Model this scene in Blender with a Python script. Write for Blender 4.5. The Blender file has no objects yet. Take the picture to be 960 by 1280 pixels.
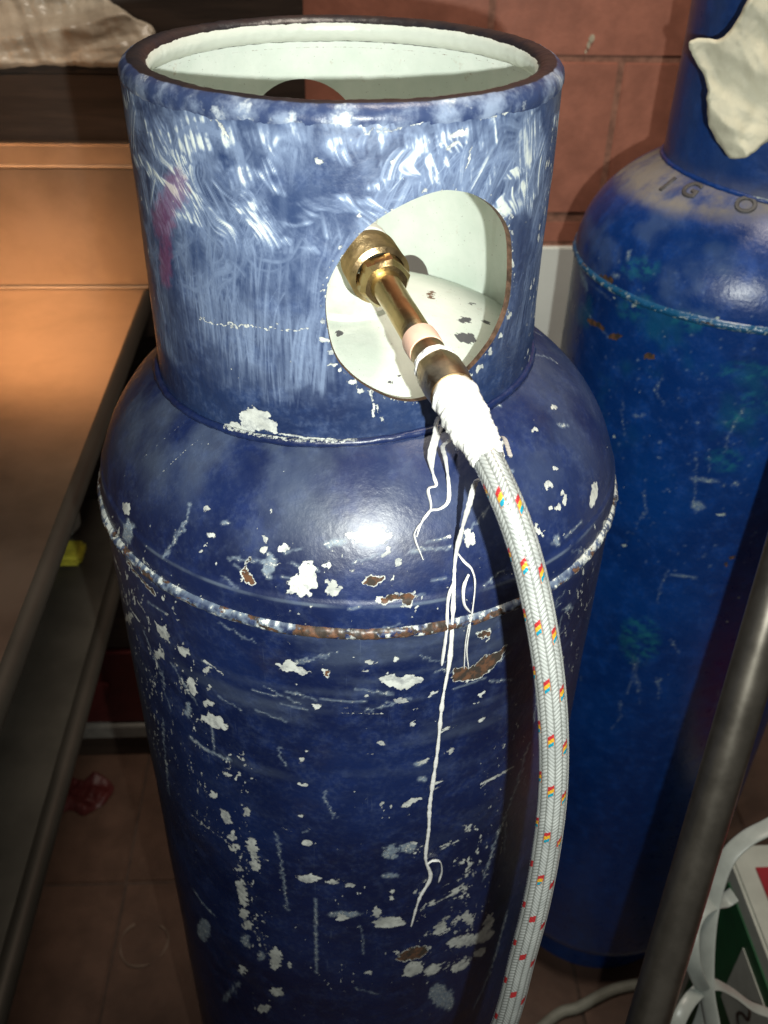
import bpy, bmesh, math, random
import numpy as np
from mathutils import Vector, Matrix
random.seed(7)
rng = np.random.default_rng(11)
sc = bpy.context.scene
PI = math.pi
R = math.radians

# ------------------------------------------------------------------ camera, light, exposure
cam_d = bpy.data.cameras.new("camera")
cam = bpy.data.objects.new("camera", cam_d)
sc.collection.objects.link(cam)
cam_d.sensor_fit = 'VERTICAL'; cam_d.sensor_height = 36.0; cam_d.sensor_width = 27.0
cam_d.lens = 36.0 * 1190.8 / 1280.0
cam_d.dof.use_dof = True; cam_d.dof.focus_distance = 0.54; cam_d.dof.aperture_fstop = 12.0
cam_d.clip_start = 0.01; cam_d.clip_end = 50
_r = Vector((0.99867505, -0.04780839, 0.01903953)); _u = Vector((0.01291294, 0.59096363, 0.80659484)); _f = Vector((0.04981367, 0.80528029, -0.59079798))
_c = Vector((-0.01770535, -0.5990866, 0.39139952))
cam.matrix_world = Matrix(((_r.x, _u.x, -_f.x, _c.x), (_r.y, _u.y, -_f.y, _c.y), (_r.z, _u.z, -_f.z, _c.z), (0, 0, 0, 1)))
sc.camera = cam

world = bpy.data.worlds.new("World"); sc.world = world; world.use_nodes = True
bg = world.node_tree.nodes["Background"]
bg.inputs[0].default_value = (0.92, 0.90, 0.84, 1); bg.inputs[1].default_value = 0.075

def lamp(name, kind, loc, energy, color, **kw):
    d = bpy.data.lights.new(name, kind); d.energy = energy; d.color = color
    for k, v in kw.items(): setattr(d, k, v)
    o = bpy.data.objects.new(name, d); sc.collection.objects.link(o); o.location = loc
    return o
# the phone's flash, beside and a little under its lens
flash = lamp("flash", 'SPOT', _c + _r * 0.055 - _u * 0.032, 25.0, (0.96, 1.0, 0.93), shadow_soft_size=0.004, spot_size=R(100), spot_blend=1.0)
flash.rotation_euler = Vector((0.02, 0.885, -0.465)).to_track_quat('-Z', 'Y').to_euler()
# warm bulb over the sink and a weak ceiling lamp of the room
bulb = lamp("sink_bulb", 'SPOT', (-1.0, -0.70, 0.80), 46.0, (1.0, 0.50, 0.22), shadow_soft_size=0.07, spot_size=R(34), spot_blend=1.0)
bulb.rotation_euler = Vector((0.42, 1.40, -0.98)).to_track_quat('-Z', 'Y').to_euler()
ceil = lamp("ceiling_lamp", 'AREA', (0.35, 0.1, 1.9), 25.0, (1.0, 0.88, 0.74), size=0.5)

sc.view_settings.view_transform = 'Standard'; sc.view_settings.look = 'None'
sc.view_settings.exposure = 0.0; sc.view_settings.gamma = 1.0
sc.render.engine = 'CYCLES'
sc.cycles.max_bounces = 6

# ------------------------------------------------------------------ helpers
def link(o, parent=None):
    sc.collection.objects.link(o)
    if parent is not None: o.parent = parent
    return o

def empty(name, loc=(0, 0, 0), label=None, cat=None, group=None):
    o = bpy.data.objects.new(name, None); o.location = loc; o.empty_display_size = 0.05
    link(o); tag(o, label, cat, group)
    return o

def tag(o, label=None, cat=None, group=None, kind=None):
    if label: o["label"] = label
    if cat: o["category"] = cat
    if group: o["group"] = group
    if kind: o["kind"] = kind
    return o

def np_mesh(name, verts, faces, mat, parent=None, attrs=None, smooth=True):
    """verts n x 3, faces m x k (all quads or all tris); world coordinates, parents sit at their own offset"""
    me = bpy.data.meshes.new(name)
    verts = np.asarray(verts, np.float32); faces = np.asarray(faces, np.int32)
    n, k = faces.shape
    me.vertices.add(len(verts)); me.vertices.foreach_set("co", verts.ravel())
    me.loops.add(n * k); me.loops.foreach_set("vertex_index", faces.ravel())
    me.polygons.add(n); me.polygons.foreach_set("loop_start", np.arange(0, n * k, k, dtype=np.int32))
    me.polygons.foreach_set("loop_total", np.full(n, k, np.int32))
    me.update(calc_edges=True); me.validate()
    if attrs:
        for a, v in attrs.items():
            at = me.attributes.new(a, 'FLOAT', 'POINT'); at.data.foreach_set("value", np.asarray(v, np.float32).ravel())
    if smooth: me.polygons.foreach_set("use_smooth", np.ones(n, bool))
    if mat: me.materials.append(mat)
    o = bpy.data.objects.new(name, me)
    link(o, parent)
    return o

def bm_obj(name, bm, mat, parent=None, smooth=False, bevel=0):
    me = bpy.data.meshes.new(name)
    bmesh.ops.recalc_face_normals(bm, faces=bm.faces)
    bm.to_mesh(me); bm.free()
    if smooth:
        for p in me.polygons: p.use_smooth = True
    me.materials.append(mat)
    o = bpy.data.objects.new(name, me); link(o, parent)
    if bevel:
        m = o.modifiers.new("bevel", 'BEVEL'); m.width = bevel; m.segments = 2; m.limit_method = 'ANGLE'
    return o

def box_bm(x0, x1, y0, y1, z0, z1, bevel=0, seg=2, bm=None):
    bm = bm or bmesh.new()
    r = bmesh.ops.create_cube(bm, size=1)
    for v in r['verts']:
        v.co = Vector((x0 + (v.co.x + .5) * (x1 - x0), y0 + (v.co.y + .5) * (y1 - y0), z0 + (v.co.z + .5) * (z1 - z0)))
    if bevel:
        es = list({e for v in r['verts'] for e in v.link_edges})
        bmesh.ops.bevel(bm, geom=es, offset=bevel, segments=seg, affect='EDGES')
    return bm

def frame_of(d):
    d = Vector(d).normalized(); a = Vector((0, 0, 1)) if abs(d.z) < .95 else Vector((1, 0, 0))
    x = a.cross(d).normalized(); y = d.cross(x)
    return x, y, d

def lathe(name, prof, org, axis, mat, parent=None, n=48, sides=None, smooth=True, rot=0):
    """prof: list of (s along axis, radius[, hex 0..1]); closed ends"""
    x, y, d = frame_of(axis); org = Vector(org)
    V = []; F = []
    for p in prof:
        s, r = p[0], p[1]; hx = p[2] if len(p) > 2 else 0
        for i in range(n):
            a = 2 * PI * i / n + rot
            rr = r
            if hx:
                m = (a - rot) % (PI / 3) - PI / 6
                rr = r * (1 - hx) + hx * r * math.cos(PI / 6) / math.cos(m)
            V.append(org + d * s + (x * math.cos(a) + y * math.sin(a)) * rr)
    for j in range(len(prof) - 1):
        for i in range(n):
            F.append((j * n + i, j * n + (i + 1) % n, (j + 1) * n + (i + 1) % n, (j + 1) * n + i))
    o = np_mesh(name, np.array([tuple(v) for v in V]), np.array(F), mat, parent, smooth=smooth)
    if smooth:
        bm = bmesh.new(); bm.from_mesh(o.data)
        for e in bm.edges:
            if len(e.link_faces) == 2 and e.calc_face_angle(0) > R(32): e.smooth = False
        bm.to_mesh(o.data); bm.free()
    return o

def spline(pts, step):
    """Catmull-Rom resampling of points at equal steps"""
    P = np.array(pts, float); P = np.vstack([2 * P[0] - P[1], P, 2 * P[-1] - P[-2]])
    out = []
    for i in range(1, len(P) - 2):
        t = np.linspace(0, 1, 40, endpoint=False)[:, None]
        a, b, c, d = P[i - 1], P[i], P[i + 1], P[i + 2]
        out.append(.5 * (2 * b + (c - a) * t + (2 * a - 5 * b + 4 * c - d) * t ** 2 + (3 * b - a - 3 * c + d) * t ** 3))
    out.append(P[-2][None]); Q = np.vstack(out)
    L = np.concatenate([[0], np.cumsum(np.linalg.norm(np.diff(Q, axis=0), axis=1))])
    n = max(2, int(L[-1] / step)); s = np.linspace(0, L[-1], n + 1)
    return np.stack([np.interp(s, L, Q[:, k]) for k in range(3)], 1), s

def sweep(name, pts, step, rad, n, mat, parent=None, radf=None, flat=None, attrsf=None, close=True):
    """tube along a spline; radf(s, a, L) -> radius; flat = (wa, wb) for a flat strip section"""
    Q, s = spline(pts, step)
    T = np.gradient(Q, axis=0); T /= np.linalg.norm(T, axis=1)[:, None]
    up = np.array([0., 0, 1]) if abs(T[0, 2]) < .9 else np.array([1., 0, 0])
    X = np.zeros_like(Q); x = np.cross(up, T[0]); x /= np.linalg.norm(x)
    for i in range(len(Q)):
        x = x - T[i] * (x @ T[i]); x /= np.linalg.norm(x); X[i] = x
    Y = np.cross(T, X)
    a = np.linspace(0, 2 * PI, n, endpoint=False)
    S, A = np.meshgrid(s, a, indexing='ij')
    rr = np.full_like(S, rad) if radf is None else radf(S, A, s[-1])
    ca, sa = np.cos(A), np.sin(A)
    if flat: ca = ca * flat[0]; sa = sa * flat[1]
    V = Q[:, None, :] + (X[:, None, :] * ca[..., None] + Y[:, None, :] * sa[..., None]) * rr[..., None]
    m = len(Q)
    idx = np.arange(m * n).reshape(m, n)
    F = np.stack([idx[:-1], np.roll(idx, -1, 1)[:-1], np.roll(idx, -1, 1)[1:], idx[1:]], -1).reshape(-1, 4)
    V = V.reshape(-1, 3)
    at = attrsf(S, A) if attrsf else None
    if close:
        k = len(V); V = np.vstack([V, Q[:1], Q[-1:]])
        c0 = [(i, k, k, (i + 1) % n) for i in range(0)]
    return np_mesh(name, V[:m * n], F, mat, parent, attrs=at)

# lattice noise on arrays
def _hash(ix, iy, seed):
    h = (ix.astype(np.int64) * 374761393 + iy.astype(np.int64) * 668265263 + seed * 974711) & 0x7fffffff
    h = ((h ^ (h >> 13)) * 1274126177) & 0x7fffffff
    return ((h ^ (h >> 16)) & 0xffff) / 65535.0
def vnoise(x, y, seed=0):
    ix, iy = np.floor(x), np.floor(y); fx, fy = x - ix, y - iy
    fx = fx * fx * (3 - 2 * fx); fy = fy * fy * (3 - 2 * fy)
    a = _hash(ix, iy, seed); b = _hash(ix + 1, iy, seed); c = _hash(ix, iy + 1, seed); d = _hash(ix + 1, iy + 1, seed)
    return (a * (1 - fx) + b * fx) * (1 - fy) + (c * (1 - fx) + d * fx) * fy
def fbm(x, y, seed=0, o=4):
    v = 0; w = 0.5; t = 0
    for i in range(o):
        v = v + w * vnoise(x * 2 ** i, y * 2 ** i, seed + i * 17); t += w; w *= .5
    return v / t
def sstep(a, b, x):
    t = np.clip((x - a) / (b - a), 0, 1); return t * t * (3 - 2 * t)

# signed distance (positive inside) of grid points to a polygon / polyline, in mm
def sd_shape(px, py, pts, w):
    P = np.array(pts, float).reshape(-1, 2)
    n = len(P); d = np.full(px.shape, 1e9); ins = np.zeros(px.shape, bool)
    rngs = range(n) if w == 0 else range(n - 1)
    for i in rngs:
        a, b = P[i], P[(i + 1) % n]; e = b - a; L2 = max(e @ e, 1e-9)
        t = np.clip(((px - a[0]) * e[0] + (py - a[1]) * e[1]) / L2, 0, 1)
        d = np.minimum(d, np.hypot(px - a[0] - t * e[0], py - a[1] - t * e[1]))
        if w == 0 and a[1] != b[1]:
            c = ((a[1] > py) != (b[1] > py)) & (px < (b[0] - a[0]) * (py - a[1]) / (b[1] - a[1]) + a[0])
            ins ^= c
    return w / 2 - d if w else np.where(ins, d, -d)

LAYERS = ("chip", "rust", "wash", "pink", "spot", "teal")
def paint(tab, U, S, lay):
    """U, S: 1-D grids in mm (columns, rows); lay: dict of (rows, cols) arrays"""
    for k, w, pts in tab:
        P = np.array(pts, float).reshape(-1, 2); m = 6 + w
        c0, c1 = np.searchsorted(U, [P[:, 0].min() - m, P[:, 0].max() + m]); r0, r1 = np.searchsorted(S, [P[:, 1].min() - m, P[:, 1].max() + m])
        if c1 - c0 < 1 or r1 - r0 < 1: continue
        gu, gs = np.meshgrid(U[c0:c1], S[r0:r1]); sl = (slice(r0, r1), slice(c0, c1))
        g0, g1 = gu, gs; size = min(np.ptp(P[:, 0]), np.ptp(P[:, 1])) + w
        amp = min(4.5, .5 * size + .25)
        gu = g0 + (fbm(g0 * .32, g1 * .32, 3, 4) - .5) * 2 * amp; gs = g1 + (fbm(g0 * .32 + 9, g1 * .32, 5, 4) - .5) * 1.6 * amp
        sd = sd_shape(gu, gs, pts, w)
        f = np.clip(.5 + (sd - (0 if w else .30)) / 2.4, 0, 1)
        def mx(n, v): lay[n][sl] = np.maximum(lay[n][sl], v)
        if k == 'w': mx('chip', f)
        elif k == 'c': mx('chip', f); mx('rust', np.clip(.5 + (sd - 1.1) / 2.4, 0, 1))
        elif k == 'r': mx('rust', f)
        elif k == 'd': mx('wash', np.clip(.5 + sd / 2.0, 0, 1) * (.25 + .5 * fbm(gu * .9, gs * .9, 8, 3))); mx('chip', np.clip(.5 + sd / 2.4, 0, .5) * .93)
        elif k == 's': mx('wash', sstep(-6, 6, sd) * np.clip(.28 + .72 * sstep(.2, .8, .55 * vnoise(g0 * .55 + g1 * .15, g1 * .05, 21) + .25 * vnoise(g0 * 1.4 + g1 * .3, g1 * .08, 23) + .2 * fbm(gu * .12, gs * .12, 22, 3)), 0, 1))
        elif k == 'p': mx('pink', sstep(-3, 4, sd))
        elif k == 'g': mx('spot', f)
        elif k == 't': mx('teal', sstep(-9, 6, sd) * sstep(.3, .75, fbm(gu * .12, gs * .22, 31, 4)) * .8)

def specks(tab, n, box, r0, r1, kind='w', stretch=1.0, lean=0.0):
    for _ in range(n):
        u = random.uniform(box[0], box[1]); s = random.uniform(box[2], box[3]); r = r0 + (r1 - r0) * random.random() ** 3
        pts = []
        for i in range(6):
            a = 2 * PI * i / 6; q = r * random.uniform(.6, 1.3)
            pts += [u + q * math.cos(a) + lean * q * math.sin(a), s + q * stretch * math.sin(a)]
        tab.append((kind, 0, pts))

# ------------------------------------------------------------------ materials
def nodes_of(name):
    m = bpy.data.materials.new(name); m.use_nodes = True
    nt = m.node_tree; b = nt.nodes["Principled BSDF"]
    return m, nt, b
class G:
    """small helper to wire nodes"""
    def __init__(s, nt): s.nt = nt
    def n(s, t, **kw):
        x = s.nt.nodes.new(t)
        for k, v in kw.items(): setattr(x, k, v)
        return x
    def put(s, inp, v):
        if isinstance(v, bpy.types.NodeSocket): s.nt.links.new(v, inp)
        else: inp.default_value = v
    def attr(s, name): return s.n("ShaderNodeAttribute", attribute_name=name).outputs["Fac"]
    def math(s, op, a, b=0.0, c=0.0, clamp=False):
        x = s.n("ShaderNodeMath", operation=op, use_clamp=clamp); s.put(x.inputs[0], a); s.put(x.inputs[1], b); s.put(x.inputs[2], c); return x.outputs[0]
    def noise(s, scale, detail=4, rough=.55, vec=None, out="Fac"):
        x = s.n("ShaderNodeTexNoise"); x.inputs["Scale"].default_value = scale; x.inputs["Detail"].default_value = detail; x.inputs["Roughness"].default_value = rough
        if vec is None: vec = s.coord()
        s.put(x.inputs["Vector"], vec); return x.outputs[out]
    def coord(s): return s.n("ShaderNodeTexCoord").outputs["Object"]
    def scaled(s, v):
        x = s.n("ShaderNodeMapping"); s.put(x.inputs["Vector"], s.coord()); x.inputs["Scale"].default_value = v; return x.outputs[0]
    def mix(s, f, a, b):
        x = s.n("ShaderNodeMix", data_type='RGBA'); s.put(x.inputs[0], f)
        for i, v in ((6, a), (7, b)):
            if not isinstance(v, bpy.types.NodeSocket): v = (*v[:3], 1)
            s.put(x.inputs[i], v)
        return x.outputs[2]
    def ramp(s, f, lo, hi, a=0., b=1.):
        x = s.n("ShaderNodeMapRange", interpolation_type='SMOOTHSTEP'); s.put(x.inputs[0], f); x.inputs[1].default_value = lo; x.inputs[2].default_value = hi
        x.inputs[3].default_value = a; x.inputs[4].default_value = b; return x.outputs[0]
    def bump(s, h, strength, dist, normal=None):
        x = s.n("ShaderNodeBump"); x.inputs["Strength"].default_value = strength; x.inputs["Distance"].default_value = dist; s.put(x.inputs["Height"], h)
        if normal is not None: s.put(x.inputs["Normal"], normal)
        return x.outputs[0]

def paint_mat(name, navy, navy2, white=(.72, .74, .69), washc=(.46, .53, .66), rough=.3, film=0.0, coat=.6, grime=(.035, .028, .03)):
    m, nt, b = nodes_of(name); g = G(nt)
    fine = g.noise(260, 4, .6); mid = g.noise(55, 5, .6); big = g.noise(9, 4, .55)
    col = g.mix(g.ramp(big, .35, .65), navy, navy2)
    col = g.mix(g.math('MULTIPLY', g.ramp(mid, .45, .75), .45), col, tuple(c * 1.7 for c in navy2))
    # faint vertical hair scratches and wiped film
    hair = g.noise(1, 3, .6, vec=g.scaled((520, 520, 14)))
    hairm = g.math('MULTIPLY', g.ramp(hair, .66, .74), g.ramp(mid, .4, .62))
    wash = g.math('ADD', g.attr("wash"), g.math('MULTIPLY', hairm, .07), clamp=True)
    wash = g.math('ADD', wash, g.math('MULTIPLY', g.math('MULTIPLY', g.ramp(fine, .4, .7), g.ramp(mid, .3, .7)), film), clamp=True)
    col = g.mix(wash, col, washc)
    col = g.mix(g.ramp(wash, .58, .98), col, (.70, .75, .71))
    col = g.mix(g.math('MULTIPLY', g.attr("teal"), .75, clamp=True), col, (.02, .20, .22))
    col = g.mix(g.math('MULTIPLY', g.attr("pink"), .28), col, (.42, .05, .12))
    col = g.mix(g.math('MULTIPLY', g.ramp(g.noise(16, 5, .65), .56, .8), .35), col, grime)
    ch = g.math('ADD', g.attr("chip"), g.math('MULTIPLY', g.math('SUBTRACT', g.noise(420, 5, .75), .5), 1.5))
    chm = g.ramp(ch, .48, .62)
    wht = g.mix(g.ramp(mid, .38, .68), white, tuple(c * .62 for c in white))
    col = g.mix(g.math('MULTIPLY', chm, g.ramp(g.noise(130, 4, .65), .30, .55, .5, 1.0)), col, wht)
    ru = g.math('ADD', g.attr("rust"), g.math('MULTIPLY', g.math('SUBTRACT', g.noise(300, 4, .7), .5), .8))
    rum = g.ramp(ru, .5, .62)
    rcol = g.mix(g.ramp(g.noise(170, 3, .6), .4, .62), (.040, .029, .022), (.150, .066, .032))
    col = g.mix(rum, col, rcol)
    spm = g.ramp(g.math('ADD', g.attr("spot"), g.math('MULTIPLY', g.math('SUBTRACT', mid, .5), .2)), .5, .56)
    col = g.mix(spm, col, (.10, .10, .11))
    dust = g.math('MULTIPLY', g.attr("dust"), g.ramp(g.noise(26, 4, .6), .25, .6), clamp=True)
    col = g.mix(g.math('MULTIPLY', dust, .85), col, (.27, .24, .19))
    nt.links.new(col, b.inputs["Base Color"])
    ro = g.math('ADD', rough, g.math('MULTIPLY', g.math('SUBTRACT', mid, .45), .35))
    for mk, v in ((wash, .35), (chm, .35), (rum, .5), (dust, .5)): ro = g.math('ADD', ro, g.math('MULTIPLY', mk, v), clamp=True)
    nt.links.new(ro, b.inputs["Roughness"])
    b.inputs["Coat Weight"].default_value = coat; b.inputs["Coat Roughness"].default_value = .34
    h = g.math('ADD', g.math('MULTIPLY', chm, -.35), g.math('MULTIPLY', rum, -.3))
    h = g.math('ADD', h, g.math('MULTIPLY', g.noise(90, 3, .5), .5)); h = g.math('ADD', h, g.math('MULTIPLY', fine, .34)); h = g.math('ADD', h, g.math('MULTIPLY', wash, .25))
    nt.links.new(g.bump(h, .6, .0015), b.inputs["Normal"])
    return m

def simple_mat(name, col, rough=.5, metal=0, var=.25, scale=30, bump=.0, bscale=80, col2=None, spec=.5, stretch=None):
    m, nt, b = nodes_of(name); g = G(nt)
    vec = g.scaled(stretch) if stretch else None
    n = g.noise(scale, 5, .6, vec=vec)
    c = g.mix(g.ramp(n, .3, .7), tuple(c * (1 - var) for c in col), col2 or tuple(min(1, c * (1 + var)) for c in col))
    nt.links.new(c, b.inputs["Base Color"]); b.inputs["Metallic"].default_value = metal
    b.inputs["Specular IOR Level"].default_value = spec
    nt.links.new(g.math('ADD', rough - .08, g.math('MULTIPLY', n, .16)), b.inputs["Roughness"])
    if bump: nt.links.new(g.bump(g.noise(bscale, 4, .6), .6, bump), b.inputs["Normal"])
    return m

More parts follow.
